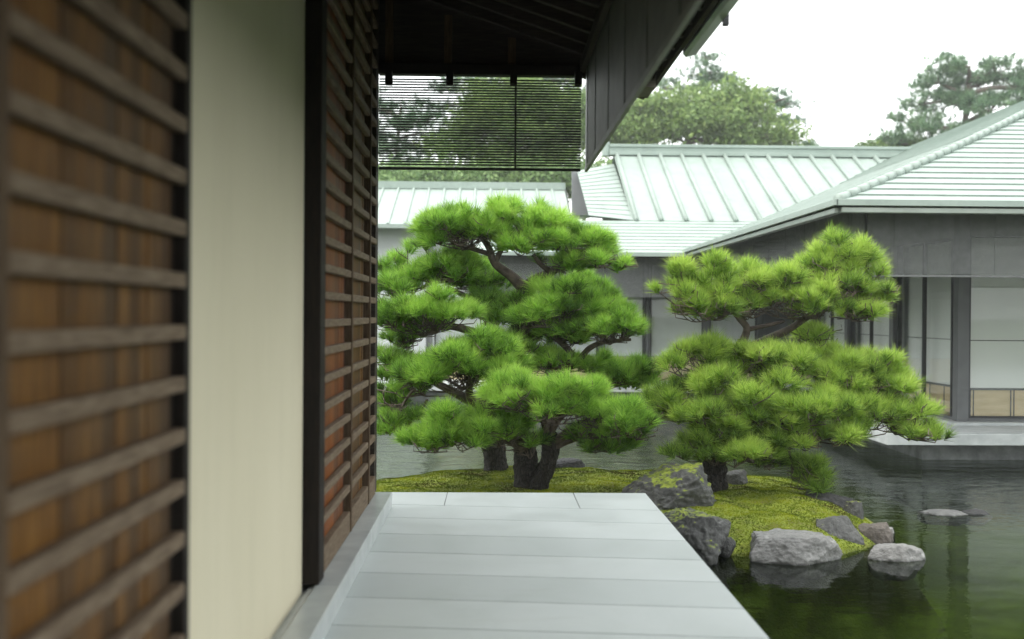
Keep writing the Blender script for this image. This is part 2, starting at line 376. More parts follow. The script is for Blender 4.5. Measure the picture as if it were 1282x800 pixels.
def needles(P, A, L, K, w, tint, lo=0.18, hi=1.15, back=0.4, droop=0.0, jit=0.14, grad=0.11):
    n = len(P); A = unit(A)
    ref = np.where(np.abs(A[:, 2:3]) < 0.9, np.array([[0, 0, 1.0]]), np.array([[1.0, 0, 0]]))
    B = unit(np.cross(A, ref)); C = np.cross(A, B)
    th = lo + (hi - lo) * rng.random((n, K)) ** 0.8; ph = rng.random((n, K)) * 2 * np.pi
    D = A[:, None] * np.cos(th)[..., None] + (B[:, None] * np.cos(ph)[..., None] + C[:, None] * np.sin(ph)[..., None]) * np.sin(th)[..., None]
    D[..., 2] -= droop; D = unit(D)
    ln = (L[:, None] * (0.7 + 0.4 * rng.random((n, K))))[..., None]
    base = P[:, None] - A[:, None] * (L[:, None] * back * rng.random((n, K)))[..., None]
    S = unit(np.cross(D, unit(rng.normal(size=(n, K, 3))))) * (w / 2)
    V = np.stack([base - S, base + S, base + D * ln], axis=2).reshape(-1, 3)
    T = np.repeat(np.clip(tint[:, None] + rng.normal(0, jit, (n, K)), 0, 1).ravel(), 3)
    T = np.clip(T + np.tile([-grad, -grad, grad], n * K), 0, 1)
    return V, T

# ------------------------------------------------------------------ setting: ground, pond, island
WZ = -0.40
def ground():
    xs = np.unique(np.concatenate([np.linspace(-600, -40, 12), np.linspace(-40, 60, 60), np.linspace(60, 600, 12)]))
    ys = np.unique(np.concatenate([np.linspace(-600, -30, 10), np.linspace(-30, 60, 60), np.linspace(60, 900, 14)]))
    mb = MB()
    for y in ys:
        for x in xs:
            dx = max(-14 - x, x - 30, 0); dy = max(-14 - y, y - 27, 0); d = math.hypot(dx, dy)
            z = -1.1 + min(1.0, d / 3.0) * 1.2
            mb.v.append((x, y, z + (0.15 * mnoise.noise(Vector((x * 0.1, y * 0.1, 0))) if d > 0 else 0)))
    nx = len(xs)
    for j in range(len(ys) - 1):
        for i in range(nx - 1):
            a = j * nx + i; mb.f.append((a, a + 1, a + nx + 1, a + nx))
    return mb.build('ground', M['bed'], smooth=True)
tag(ground(), 'dark pond bed and surrounding garden soil', 'ground', kind='structure')
w_ = MB(); w_.quad((-16, -16, WZ), (32, -16, WZ), (32, 29, WZ), (-16, 29, WZ))
tag(w_.build('water', M['water']), 'rippled green pond water round the islet', 'water', kind='structure')

# islet outline (x, y) on the water plane
isl = [atz(884, 694, WZ), atz(935, 698, WZ), atz(1000, 702, WZ), atz(1052, 696, WZ), atz(1085, 688, WZ), atz(1112, 676, WZ), atz(1098, 655, WZ), atz(1066, 640, WZ),
       atz(1030, 622, WZ), atz(985, 610, WZ), atz(935, 604, WZ), atz(880, 602, WZ), atz(800, 601, WZ), atz(740, 599, WZ),
       atz(660, 597, WZ), atz(580, 599, WZ), atz(520, 604, WZ), atz(470, 611, WZ)]
isl = [(p.x, p.y) for p in isl] + [(-1.9, 10.3), (-2.3, 9.4), (-1.8, 8.5), (-0.4, 8.2), (0.9, 8.0), (1.35, 7.7)]
ISL = np.array(isl)
def seg_dist(x, y):
    best = 1e9; inside = False; n = len(ISL)
    for i in range(n):
        ax, ay = ISL[i]; bx, by = ISL[(i + 1) % n]
        t = max(0, min(1, ((x - ax) * (bx - ax) + (y - ay) * (by - ay)) / ((bx - ax) ** 2 + (by - ay) ** 2)))
        best = min(best, math.hypot(x - ax - t * (bx - ax), y - ay - t * (by - ay)))
        if (ay > y) != (by > y) and x < (bx - ax) * (y - ay) / (by - ay) + ax: inside = not inside
    return best if inside else -best
def isl_h(x, y):
    d = seg_dist(x, y)
    nz = mnoise.noise(Vector((x * 1.6, y * 1.6, 3))) * 0.05 + mnoise.noise(Vector((x * 5, y * 5, 7))) * 0.018
    if d < 0: return max(-1.15, WZ - 0.02 + d * 1.5 + nz * 0.8)
    return WZ - 0.02 + 0.20 * (1 - math.exp(-d / 0.22)) + 0.05 * min(d, 0.6) + nz * min(1, d / 0.15)
def islet():
    mb = MB(); x0, x1, y0, y1, st = -3.2, 4.6, 6.8, 12.6, 0.045
    nx = int((x1 - x0) / st); ny = int((y1 - y0) / st)
    for j in range(ny):
        for i in range(nx):
            x = x0 + i * st; y = y0 + j * st; mb.v.append((x, y, isl_h(x, y)))
    for j in range(ny - 1):
        for i in range(nx - 1):
            a = j * nx + i
            if max(mb.v[k][2] for k in (a, a + 1, a + nx, a + nx + 1)) > -1.13: mb.f.append((a, a + 1, a + nx + 1, a + nx))
    return mb.build('island', M['moss'], smooth=True)
tag(islet(), 'low moss covered islet in the pond', 'island', kind='structure')
def moss_tips():
    pts = []; tn = []
    n = 0
    while len(pts) < 60000:
        x = random.uniform(-1.6, 3.4); y = random.uniform(7.8, 11.8)
        d = seg_dist(x, y)
        if d < 0.015 or (x < 1.28 and y < 8.7): continue
        pts.append((x, y, isl_h(x, y) - 0.004))
        a = mnoise.noise(Vector((x * 2.4, y * 2.4, 1))) * 0.5 + mnoise.noise(Vector((x * 7, y * 7, 5))) * 0.35
        tn.append(0.56 + a * 1.75)
    P = np.array(pts); n = len(P)
    A = rng.normal(0, 0.25, (n, 3)); A[:, 2] = 1
    V, T = needles(P, A, np.full(n, 0.018), 5, 0.006, np.clip(np.array(tn), 0, 1), 0.05, 0.9, 0.1, 0, 0.04, 0.02)
    o = tri_mesh('moss', V, 3, M['mossblade'], None, T)
    tag(o, 'bright yellow green moss carpet with brown patches', 'moss', kind='stuff')
moss_tips()

# ------------------------------------------------------------------ deck and kerb
DX0, DX1, DY1 = -0.757, 1.297, 8.67
def deck():
    mb = MB(); tints = []
    skew = -0.10; g = 0.006
    rows = [8.04, 7.53, 6.975, 6.44, 5.92, 5.40, 4.91] + [4.91 - 0.53 * k for k in range(1, 27)]
    tl = [0.92, 0.95, 0.68, 0.90, 0.60, 0.82, 0.74, 0.9, 0.66, 0.85]
    def slab(x0, x1, fa, fb, t):
        i = len(mb.v)
        for z in (-0.12, 0.0):
            mb.v.extend([(x0, fa(x0), z), (x1, fa(x1), z), (x1, fb(x1), z), (x0, fb(x0), z)])
        mb.f.extend([tuple(i + k for k in q) for q in ((3, 2, 1, 0), (4, 5, 6, 7), (0, 1, 5, 4), (1, 2, 6, 5), (2, 3, 7, 6), (3, 0, 4, 7))])
        tints.extend([t] * 8)
    def line(y, s=skew): return lambda x: y + s * x
    xs = [-1.3, atz(560, 617, 0).x, atz(718, 618, 0).x, DX1]
    for a, b, t in zip(xs[:-1], xs[1:], (0.95, 1.0, 0.98)):
        slab(a + g / 2, b - g / 2, line(rows[0] + g), line(DY1, 0), t)
    for k in range(len(rows) - 1):
        slab(-1.3, DX1, line(rows[k + 1] + g), line(rows[k] - g), tl[k % len(tl)])
    o = mb.build('deck', M['deck'], bevel=0.0025)
    a = o.data.attributes.new('tint', 'FLOAT', 'POINT'); a.data.foreach_set('value', tints)
    tag(o, 'pale granite slab walkway along the house above the pond', 'deck', kind='structure')
    # mortar bed just under the slab tops
    b = MB(); b.box(-1.29, DX1 - 0.012, -9, DY1 - 0.012, -0.30, -0.006)
    tag(b.build('deck_base', M['joint']), 'mortar bed under the granite walkway slabs', 'deck base', kind='structure')
    c = MB(); c.box(-1.2, 0.9, -9, 8.2, -1.3, -0.303)
    tag(c.build('foundation', M['granite_dark']), 'dark recessed footing under the walkway', 'foundation', kind='structure')
deck()
KX = -0.757
k = MB()
y = 7.98
for i in range(12):
    L_ = 1.38; k.box(-0.885, KX, y - L_ + 0.003, y, 0.0, 0.12); y -= L_
M['kerb'] = simple('polished grey granite', (0.34, 0.365, 0.365), (0.45, 0.475, 0.475), 4, 0.25, bump=0.05, bd=0.001)
tag(k.build('kerb', M['kerb'], bevel=0.004), 'raised granite kerb at the foot of the wooden screens', 'kerb', kind='structure')

# ------------------------------------------------------------------ the house on the left
house = thing('corridor_house', (-1.0, 4, 0), 'dark timber house with cream plaster wall and slatted screens beside the walkway', 'building')
mb = MB(); mb.box(-3.2, -0.945, 3.06, 5.22, 0.06, 4.4); mb.build('wall', M['plaster'], house)
mb = MB(); mb.box(-3.2, -1.02, -9.5, 3.055, 0.05, 4.4); mb.box(-3.2, -1.02, 5.223, 7.86, 0.05, 4.4); mb.box(-3.39, -3.205, -9.5, 8.05, 0.0, 4.86)
mb.build('inner_light_block', M['black'], house)  # unseen blocks behind the facade, added so no light leaks in
mb = MB()
for x0, x1, z in ((-1.02, -0.983, 0.085), (-0.975, -0.957, 0.10), (-0.95, -0.925, 0.085), (-0.917, -0.888, 0.105)):
    mb.box(x0, x1, -9, 5.3, 0.0, z)
mb.build('sill_track', M['granite'], house, bevel=0.003)
mb = MB(); mb.box(-0.985, -0.862, 5.24, 5.39, 0.124, 4.2); mb.build('post', M['black'], house, bevel=0.004)

PITCH, SZ = 0.148, 1.587
def screen(y0, y1, boardmat, xf=-0.872, zb=0.124, zt=3.95, stile=0.05, label=None, nearstile=True):
    """slatted timber shutter: stiles, base rail, plank backing and horizontal slats"""
    sc = bpy.data.objects.new('slatted_screen', None); COL.objects.link(sc); sc.parent = house
    ORG[sc.name] = ORG[house.name].copy()
    if label: sc['label'] = label
    f = MB()
    f.box(xf - 0.055, xf, y0, y0 + stile, zb, zt)
    f.build('frame', M['stile'], sc, bevel=0.003)
    f = MB(); f.box(xf - 0.115, xf - 0.0425, y1 - 0.02, y1, zb, zt); f.build('frame', M['black'], sc, bevel=0.003)  # recessed far stile, coloured black to carry the shadow at the slat ends
    r = MB(); r.box(xf - 0.045, xf - 0.004, y0 + stile + 0.002, y1, zb, zb + 0.135); r.build('base_rail', M['slat'], sc, bevel=0.003)
    b = MB(); y = y0 + stile + 0.002
    while y < y1 - 0.03:
        e = min(y + 0.11, y1 - 0.022); b.box(xf - 0.10, xf - 0.046 + random.uniform(0, 0.003), y, e - 0.002, zb + 0.02, zt - 0.02); y = e
    b.build('plank_backing', boardmat, sc)
    s = MB(); kk = -9
    while SZ + kk * PITCH < zt - 0.05:
        z = SZ + kk * PITCH; kk += 1
        if z < zb + 0.2: continue
        s.box(xf - 0.041, xf - 0.004, y0 + stile + 0.002, y1, z - 0.022, z + 0.022)
    s.build('slats', M['slat'], sc, bevel=0.006)
    return sc
Yn = 0.87 * FPX
screen(1.845, 2.998, M['board'], stile=0.05, label='blurred brown slatted screen close to the camera')
screen(0.60, 1.84, M['board'], stile=0.05)
screen(5.40, 6.48, M['board_red'], stile=0.05, label='reddish slatted screen beside the black post')
screen(6.50, 7.42, M['board'], stile=0.05)
screen(7.44, 7.88, M['board_red'], stile=0.05)
mb = MB(); mb.box(-1.0, -0.880, 3.0, 3.052, 0.10, 4.2); mb.build('post', M['black'], house, bevel=0.004)

# roof: slopes down towards the pond
SL = 0.34
def rz(x): return 1.5 + 1.93 - SL * (x - 0.72)      # underside of rafters
mb = MB()
for (a, b, t0, t1) in ((-3.4, 1.28, 0.115, 0.15),):
    for y0, y1 in ((-9.5, 8.15),):
        p = [(a, y0, rz(a) + t0), (b, y0, rz(b) + t0), (b, y1, rz(b) + t0), (a, y1, rz(a) + t0)]
        q = [(v[0], v[1], v[2] + t1 - t0) for v in p]
        i = len(mb.v); mb.v += p + q
        mb.f += [tuple(i + k_ for k_ in f) for f in ((0, 1, 2, 3), (7, 6, 5, 4), (0, 4, 5, 1), (1, 5, 6, 2), (2, 6, 7, 3), (3, 7, 4, 0))]
mb.build('roof', M['roofwood'], house)
yy = -9.3
while yy < 8.05:
    mb = MB(); mb.bar((-1.0, yy, rz(-1.0) + 0.055), (1.22, yy, rz(1.22) + 0.055), 0.055, 0.11)
    mb.build('rafter', M['roofwood'], house, bevel=0.003); yy += 0.30
mb = MB(); mb.box(-3.3, -0.9, -9.4, 7.86, 4.4, 4.43); mb.box(-1.0, -0.90, -9.4, 7.86, 4.0, 4.05); mb.build('lintel', M['roofwood'], house)
# verge board, end beam and the boarded panel over the end blind
mb = MB(); mb.box(-3.38, 1.25, -9.75, -9.52, 0.0, 4.9); mb.build('light_block_wall', M['plaster'], house)  # unseen wall behind the camera, added to keep daylight off the plaster
mb = MB(); mb.bar((-1.0, 8.19, rz(-1.0) + 0.03), (1.22, 8.19, rz(1.22) + 0.03), 0.05, 0.2); mb.build('verge_board', M['roofwood'], house, bevel=0.003)
zt = at(600, 84, 8.02).z; zb_ = at(600, 94, 8.02).z
mb = MB(); mb.box(-0.884, 0.70, 8.0, 8.09, zb_, zt + 0.02); mb.build('end_beam', M['black'], house, bevel=0.003)
mb = MB(); mb.poly([(-0.93, 8.05, zt + 0.022), (0.70, 8.05, zt + 0.022), (0.70, 8.05, rz(0.70)), (-0.93, 8.05, rz(-0.93))]); mb.box(-3.2, -0.886, 7.885, 8.048, 0.121, 4.75)
mb.build('gable_panel', M['roofwood'], house)
for px in (487, 561, 641):
    x = at(px, 50, 8.0).x
    mb = MB(); mb.box(x - 0.03, x + 0.03, 8.01, 8.045, zt + 0.025, rz(x) - 0.004); mb.build('panel_batten', M['stile'], house)
for px in (487, 563, 643, 724):
    p = at(px, 99, 7.97)
    mb = MB(); mb.box(p.x - 0.027, p.x + 0.027, 7.93, 8.0, p.z - 0.045, p.z + 0.06); mb.build('bracket', M['black'], house, bevel=0.003)
# purlin that carries the side blind, fascia, end of the purlin
mb = MB(); mb.box(0.66, 0.70, -9, 7.97, rz(0.7) - 0.09, rz(0.7) - 0.002); mb.build('purlin', M['roofwood'], house)
mb = MB(); mb.bar((1.245, -9.4, rz(1.245) + 0.075), (1.245, 8.16, rz(1.245) + 0.075), 0.035, 0.13); mb.build('fascia', M['roofwood'], house, bevel=0.003)
mb = MB(); mb.box(1.06, 1.22, 7.80, 8.21, rz(1.2) - 0.06, rz(1.2) + 0.06); mb.build('corner_bracket', M['endgrain'], house, bevel=0.006)
# box gutter
g0 = MB(); xg = 1.28; hz = rz(1.28) + 0.02
prof = [(xg, hz + 0.10), (xg, hz + 0.0), (xg + 0.02, hz - 0.02), (xg + 0.09, hz + 0.0), (xg + 0.11, hz + 0.10), (xg + 0.098, hz + 0.10), (xg + 0.085, hz + 0.015), (xg + 0.02, hz + 0.0)]
n = len(prof); ys_ = (-9.4, 7.02)
for yv in ys_:
    g0.v += [(a, yv, b) for a, b in prof]
for j in range(n): g0.f.append((j, (j + 1) % n, n + (j + 1) % n, n + j))
g0.f.append(tuple(reversed(range(n)))); g0.f.append(tuple(range(n, 2 * n)))
gt = g0.build('gutter', M['gutter'], house)
for yv in (6.2, 5.0, 3.8, 2.6):
    mb = MB(); mb.box(xg + 0.09, xg + 0.122, yv - 0.02, yv + 0.02, hz - 0.03, hz + 0.06); mb.build('gutter_clip', M['darkframe'], gt)

# ------------------------------------------------------------------ blinds
def blind(name, label, p0, p1, ztop, zbot, pitch, th, mat, rail, threads, nrm, group=None, railh=0.03, depth=None, cw=0.0025):
    p0, p1 = Vector((*p0, 0)), Vector((*p1, 0)); d = (p1 - p0); L_ = d.length; d.normalize()
    t = thing(name, ((p0 + p1) / 2 + Vector((0, 0, zbot))), label, 'bamboo blind', group)
    s = MB(); z = zbot + railh + pitch
    while z < ztop - 0.002:
        s.bar(p0 + Vector((0, 0, z)), p1 + Vector((0, 0, z)), depth or th, th); z += pitch
    s.build('slats', mat, t)
    r = MB(); r.bar(p0 + Vector((0, 0, zbot + railh / 2)), p1 + Vector((0, 0, zbot + railh / 2)), 0.024, railh); r.build('bottom_rail', rail, t, bevel=0.004)
    nv = Vector(nrm) * ((depth or th) / 2 + 0.004)
    for u in threads:
        q = p0 + d * (L_ * u) + nv; c = MB(); c.box(q.x - cw, q.x + cw, q.y - cw, q.y + cw, zbot + railh, ztop); c.build('cord', mat, t)
    return t
e0 = at(474, 210, 8.03); e1 = at(727, 211, 8.03); etop = at(600, 97, 8.03).z; SBX = 0.724
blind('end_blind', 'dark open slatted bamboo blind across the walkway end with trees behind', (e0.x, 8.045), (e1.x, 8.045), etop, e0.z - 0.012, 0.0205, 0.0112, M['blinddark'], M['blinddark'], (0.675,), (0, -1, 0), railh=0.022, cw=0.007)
blind('side_blind', 'long grey green bamboo blind along the eave above the walkway edge', (SBX, 8.08), (SBX, -9.0), rz(SBX) - 0.004, e1.z - 0.02, 0.0150, 0.0136, M['blindside'], M['rail'], (0.01, 0.047, 0.095, 0.142, 0.19, 0.24, 0.3, 0.37), (-1, 0, 0), railh=0.045)

# ------------------------------------------------------------------ roofs of the pavilions
def courses(mb, A, B, C, D, n, step=0.02, sag=0.0):
    """lapped roof courses from eave edge A-B up to top edge C-D"""
    A, B, C, D = (Vector(v) for v in (A, B, C, D))
    nn = (B - A).cross(C - A).normalized()
    if nn.z < 0: nn = -nn
    for k_ in range(n):
        q = []
        for t, h in ((k_ / n, step), (min(1.0, (k_ + 1.25) / n), -0.1 * step)):
            o = nn * h - Vector((0, 0, sag * 4 * t * (1 - t)))
            q.append((A.lerp(C, t) + o, B.lerp(D, t) + o))
        e = nn * min(0.020, step * 0.9)
        mb.quad(q[0][0], q[0][1], q[1][1], q[1][0])
        mb.quad(q[0][0], q[0][0] - e, q[0][1] - e, q[0][1])

pav = thing('pavilion', (8, 16, 0), 'glass walled pavilion on a stone platform with hipped pale metal roof at the right', 'building')
EX, EY, EZ = 3.93, 11.8, 2.80
S2 = 0.42; T1 = 4.55; XR = 20.0; YB = 30.0
mb = MB()
courses(mb, (EX, EY, EZ), (XR, EY, EZ), (EX + T1, EY + T1, EZ + S2 * T1), (XR - T1, EY + T1, EZ + S2 * T1), 18, 0.024, 0.03)
courses(mb, (EX, YB, EZ), (EX, EY, EZ), (EX + T1, YB, EZ + S2 * T1), (EX + T1, EY + T1, EZ + S2 * T1), 18, 0.010, 0.03)
T2 = 8.03
courses(mb, (EX + T1, YB, EZ + S2 * T1), (EX + T1, EY + T1 - 0.5, EZ + S2 * T1), (EX + T2, YB, EZ + S2 * T2 + 0.2), (EX + T2, EY + T1 - 0.5, EZ + S2 * T2 + 0.2), 13, 0.022)
courses(mb, (XR - T1, EY + T1 - 0.5, EZ + S2 * T1), (XR - T1, YB, EZ + S2 * T1), (EX + T2, EY + T1 - 0.5, EZ + S2 * T2 + 0.2), (EX + T2, YB, EZ + S2 * T2 + 0.2), 13, 0.022)
courses(mb, (XR, EY, EZ), (XR, YB, EZ), (XR - T1, EY + T1, EZ + S2 * T1), (XR - T1, YB, EZ + S2 * T1), 18, 0.042, 0.03)
roof = mb.build('roof', M['roof'], pav)
mb = MB(); mb.poly([(EX + T1 + 0.1, EY + T1 + 0.02, EZ + S2 * T1), (XR - T1 - 0.1, EY + T1 + 0.02, EZ + S2 * T1), (EX + T2, EY + T1 + 0.02, EZ + S2 * T2 + 0.15)])
mb.build('gable', M['darkframe'], roof)
# hip ridges with scalloped caps
def hip(mb, P, Q, n, r=0.07):
    P, Q = Vector(P), Vector(Q)
    for k_ in range(n):
        a = P.lerp(Q, k_ / n); b = P.lerp(Q, (k_ + 1.12) / n)
        mb.tube([a, b], [r * 1.12, r * 0.86], 8)
mb = MB()
hp, hq = Vector((EX + 0.02, EY + 0.02, EZ + 0.03)), Vector((EX + T1, EY + T1, EZ + S2 * T1 + 0.05))
pts = []
for k_ in range(27):
    t = k_ / 26; v = hp.lerp(hq, t); v.z -= 0.03 * 4 * t * (1 - t); pts.append(v)
for a, b in zip(pts[:-1], pts[1:]):
    mb.tube([a, b + (b - a) * 0.14], [0.062, 0.046], 8)
mb.tube([hq, (EX + T2, EY + T1 - 0.5 + 0.02, EZ + S2 * T2 + 0.24)], [0.06, 0.06], 8)
mb.build('hip_ridge', M['roof'], roof, smooth=True)
# eave edge, gutter, soffit
mb = MB()
mb.bar((EX - 0.02, EY - 0.022, EZ - 0.01), (XR, EY - 0.022, EZ - 0.01), 0.05, 0.075)
mb.bar((EX - 0.022, EY - 0.047, EZ - 0.01), (EX - 0.022, YB, EZ - 0.01), 0.05, 0.075)
mb.build('eave_trim', M['rib'], pav, bevel=0.006)
mb = MB()
mb.bar((EX + 0.06, EY + 0.05, EZ - 0.09), (XR, EY + 0.05, EZ - 0.09), 0.09, 0.07)
mb.bar((EX + 0.05, EY + 0.10, EZ - 0.09), (EX + 0.05, 21.4, EZ - 0.09), 0.09, 0.07)
mb.build('gutter', M['gutter'], pav, bevel=0.01)
mb = MB(); so_ = 2.9
def sof(d): return EZ - 0.06 + S2 * d * 0.72
mb.poly([(EX + 0.1, EY + 0.1, sof(0.1)), (XR, EY + 0.1, sof(0.1)), (XR, EY + so_, sof(so_)), (EX + so_, EY + so_, sof(so_))])
mb.poly([(EX + 0.1, EY + 0.1, sof(0.1)), (EX + so_, EY + so_, sof(so_)), (EX + so_, 24, sof(so_)), (EX + 0.1, 24, sof(0.1))])
mb.build('soffit', M['roofwood'], pav)
yv = EY + 0.5
while yv < 21:
    mb = MB(); dd = min(2.3, yv - EY); mb.bar((EX + 0.12, yv, sof(0.12) - 0.03), (EX + dd, yv, sof(dd) - 0.03), 0.05, 0.055); mb.build('rafter', M['column'], pav); yv += 0.36
xv = EX + 0.5
while xv < 11.5:
    mb = MB(); dd = min(2.3, xv - EX); mb.bar((xv, EY + 0.12, sof(0.12) - 0.03), (xv, EY + dd, sof(dd) - 0.03), 0.05, 0.055, up=(0, 0, 1)); mb.build('rafter', M['column'], pav); xv += 0.36
mb = MB(); mb.bar((EX + 0.16, EY + 0.16, sof(0.16) - 0.05), (EX + 2.4, EY + 2.4, sof(2.4) - 0.05), 0.12, 0.10); mb.build('hip_rafter', M['column'], pav)
# platform
PX, PY = 5.03, 13.1
mb = MB(); mb.box(PX, XR, PY, 14.16, -0.145, 0.0); mb.box(PX, 6.36, 14.163, 22.4, -0.145, 0.0)
mb.build('platform', M['granite'], pav, bevel=0.006)
mb = MB(); mb.box(6.362, XR, 14.165, 22.4, -0.14, 0.035); mb.build('plinth', M['granite'], pav, bevel=0.006)
mb = MB(); mb.box(5.70, XR, 13.62, 22.4, -1.2, -0.15); mb.build('footing', M['granite_dark'], pav)
# columns
CXL, CYF = 6.56, 14.40
cols = [(CXL, CYF), (CXL, 16.75), (CXL, 18.9), (CXL, 20.9), (11.0, CYF), (15.4, CYF)]
for x, yv in cols:
    mb = MB(); mb.box(x - 0.08, x + 0.08, yv - 0.08, yv + 0.08, 0.04, 3.55); mb.build('column', M['column'], pav, bevel=0.004)
mb = MB(); mb.box(CXL - 0.06, CXL + 0.06, CYF + 0.1, 22.6, 2.62, 3.55); mb.box(CXL + 0.1, XR - 3, CYF - 0.06, CYF + 0.06, 2.62, 3.55); mb.build('upper_wall', M['greywall'], pav)
mb = MB(); mb.box(CXL - 0.04, CXL + 0.04, CYF + 0.1, 22.6, 0.037, 0.075); mb.box(CXL + 0.1, XR - 3, CYF - 0.04, CYF + 0.04, 0.037, 0.075)
mb.build('sill', M['column'], pav, bevel=0.003)
# glazing: each bay a window with frame and pane
def bay_front(x0, x1):
    f = MB(); f.box(x0, x0 + 0.04, CYF - 0.03, CYF + 0.03, 0.077, 2.6); f.box(x1 - 0.04, x1, CYF - 0.03, CYF + 0.03, 0.077, 2.6)
    f.box(x0 + 0.041, x1 - 0.041, CYF - 0.028, CYF + 0.028, 0.077, 0.105)
    w = f.build('window', M['darkframe'], pav)
    g = MB(); g.box(x0 + 0.041, x1 - 0.041, CYF - 0.004, CYF + 0.004, 0.107, 2.6); g.build('pane', M['glass'], w)
    s = MB(); yb = CYF + 0.09
    s.box(x0 + 0.02, x1 - 0.02, yb, yb + 0.02, 0.49, 2.6); s.build('paper_screen', M['shoji'], w)
    t = MB(); t.box(x0 + 0.02, x1 - 0.02, yb, yb + 0.02, 0.09, 0.47); t.build('low_panel', M['tan'], w)
    b = MB(); b.box(x0 + 0.02, x1 - 0.02, yb - 0.014, yb - 0.002, 0.462, 0.492); b.box(x0 + 0.02, x1 - 0.02, yb - 0.010, yb - 0.002, 1.155, 1.167)
    x = x0 + 0.09
    while x < x1:
        b.box(x, x + 0.012, yb - 0.012, yb - 0.001, 0.10, 0.461); b.box(x + 0.045, x + 0.057, yb - 0.012, yb - 0.001, 0.10, 0.461); x += 0.575
    b.build('glazing_bar', M['darkframe'], w)
bay_front(CXL + 0.083, 8.75); bay_front(8.76, 10.9); bay_front(11.1, 13.2)
def bay_side(y0, y1):
    f = MB(); ym = (y0 + y1) / 2
    f.box(CXL - 0.028, CXL + 0.028, y0, y0 + 0.05, 0.077, 2.6); f.box(CXL - 0.028, CXL + 0.028, y1 - 0.05, y1, 0.077, 2.6)
    f.box(CXL - 0.028, CXL + 0.028, ym - 0.02, ym + 0.02, 0.077, 2.6)
    w = f.build('window', M['darkframe'], pav)
    g = MB(); g.box(CXL - 0.004, CXL + 0.004, y0 + 0.051, ym - 0.021, 0.08, 2.6); g.box(CXL - 0.004, CXL + 0.004, ym + 0.021, y1 - 0.051, 0.08, 2.6); g.build('pane', M['glass'], w)
    xb = CXL + 0.16
    s = MB(); s.box(xb, xb + 0.02, y0, y1, 0.49, 2.6); s.build('paper_screen', M['shoji'], w)
    t = MB(); t.box(xb, xb + 0.02, y0, y1, 0.09, 0.47); t.build('low_panel', M['tan'], w)
    b = MB(); b.box(xb - 0.014, xb - 0.002, y0, y1, 0.462, 0.492); b.box(xb - 0.010, xb - 0.002, y0, y1, 1.155, 1.167)
    y = y0 + 0.15
    while y < y1: b.box(xb - 0.012, xb - 0.001, y, y + 0.012, 0.10, 0.461); y += 0.5
    b.build('glazing_bar', M['column'], w)
bay_side(14.62, 16.65); bay_side(16.85, 18.8); bay_side(19.0, 20.8); bay_side(21.0, 22.5)
mb = MB(); mb.box(CXL + 0.1, CXL + 3.5, CYF + 0.12, 22.4, 0.036, 0.06); mb.build('inner_floor', M['tan'], pav)
mb = MB(); mb.box(CXL + 0.62, XR - 3.2, CYF + 0.62, 22.4, 0.062, 2.6); mb.build('inner_core', M['palewall'], pav)
BX, BY = 4.43, 12.28
zb2 = 1.5 + 49 * BY / FPX
blind('pavilion_front_blind', 'grey bamboo blind hung along the front eave of the glass pavilion', (BX + 0.03, BY), (XR - 2, BY), sof(0.5) - 0.06, zb2, 0.0130, 0.0076, M['blindgrey'], M['blindgrey'], [0.05 + 0.063 * k_ for k_ in range(15)], (0, -1, 0))
blind('pavilion_side_blind', 'grey bamboo blind hung along the receding side eave of the pavilion', (BX, BY + 0.03), (BX, 21.0), sof(0.5) - 0.06, zb2, 0.0130, 0.0076, M['blindgrey'], M['blindgrey'], [0.05 + 0.11 * k_ for k_ in range(9)], (-1, 0, 0))

# ---- central building behind
cen = thing('central_hall', (3, 24, 0), 'low hall with ribbed pale roof behind the two pines', 'building')
EYc, EZc = 21.0, 1.5 + 76 * 21 / FPX
KYc = 23.2; KZc = 1.5 + 117 * KYc / FPX
RYc = 27.0; RZc = 1.5 + 200 * RYc / FPX
xl = at(775, 275, KYc).x; xlr = at(768, 195, RYc).x
mb = MB()
courses(mb, (-0.9, EYc, EZc), (9.0, EYc, EZc), (-0.9 + 1.6, KYc, KZc), (9.0, KYc, KZc), 10, 0.016, 0.01)
roofc = mb.build('roof', M['roof'], cen)
mb = MB()
mb.poly([(xlr, KYc - 0.02, KZc), (16, KYc - 0.02, KZc), (16, RYc, RZc), (xlr, RYc, RZc)])
mb.poly([(xlr, RYc * 2 - KYc, KZc), (xlr, RYc, RZc), (16, RYc, RZc), (16, RYc * 2 - KYc, KZc)])
mb.build('main_slope', M['roof'], roofc)
# flared skirt at the left end
L0 = at(722, 214, 25.9); L1 = at(737, 270, KYc)
mb = MB(); courses(mb, L1, (xlr + 0.02, KYc, KZc), L0, (xlr, RYc - 0.05, RZc - 0.25), 13, 0.016); mb.build('skirt', M['roof'], roofc)
mb = MB(); courses(mb, (L1.x, L1.y, L1.z), (xlr, KYc, KZc), (L1.x - 0.6, KYc + 0.2, L1.z + 0.02), (xlr, KYc + 0.2, KZc + 0.02), 1, 0.016); mb.build('skirt_edge', M['rib'], roofc)
mb = MB(); q = [at(716, 212, 25.8), at(724, 213, 25.8), at(740, 272, 25.8), at(716, 276, 25.8)]
i = len(mb.v); mb.v += [tuple(p) for p in q] + [(p.x, p.y + 0.12, p.z) for p in q]
mb.f += [(3, 2, 1, 0), (4, 5, 6, 7), (0, 1, 5, 4), (1, 2, 6, 5), (2, 3, 7, 6), (3, 0, 4, 7)]; mb.build('gable_wall', M['greywall'], cen)
sp = 0.56
for k_ in range(20):
    x = xlr + 0.08 + k_ * sp
    if x > 15: break
    mb = MB(); r_ = 0.055
    mb.tube([(x, KYc - 0.05, KZc + 0.02), (x, RYc - 0.05, RZc + 0.02)], [r_, r_], 8); mb.build('roof_rib', M['roof'], roofc, smooth=True)
mb = MB()
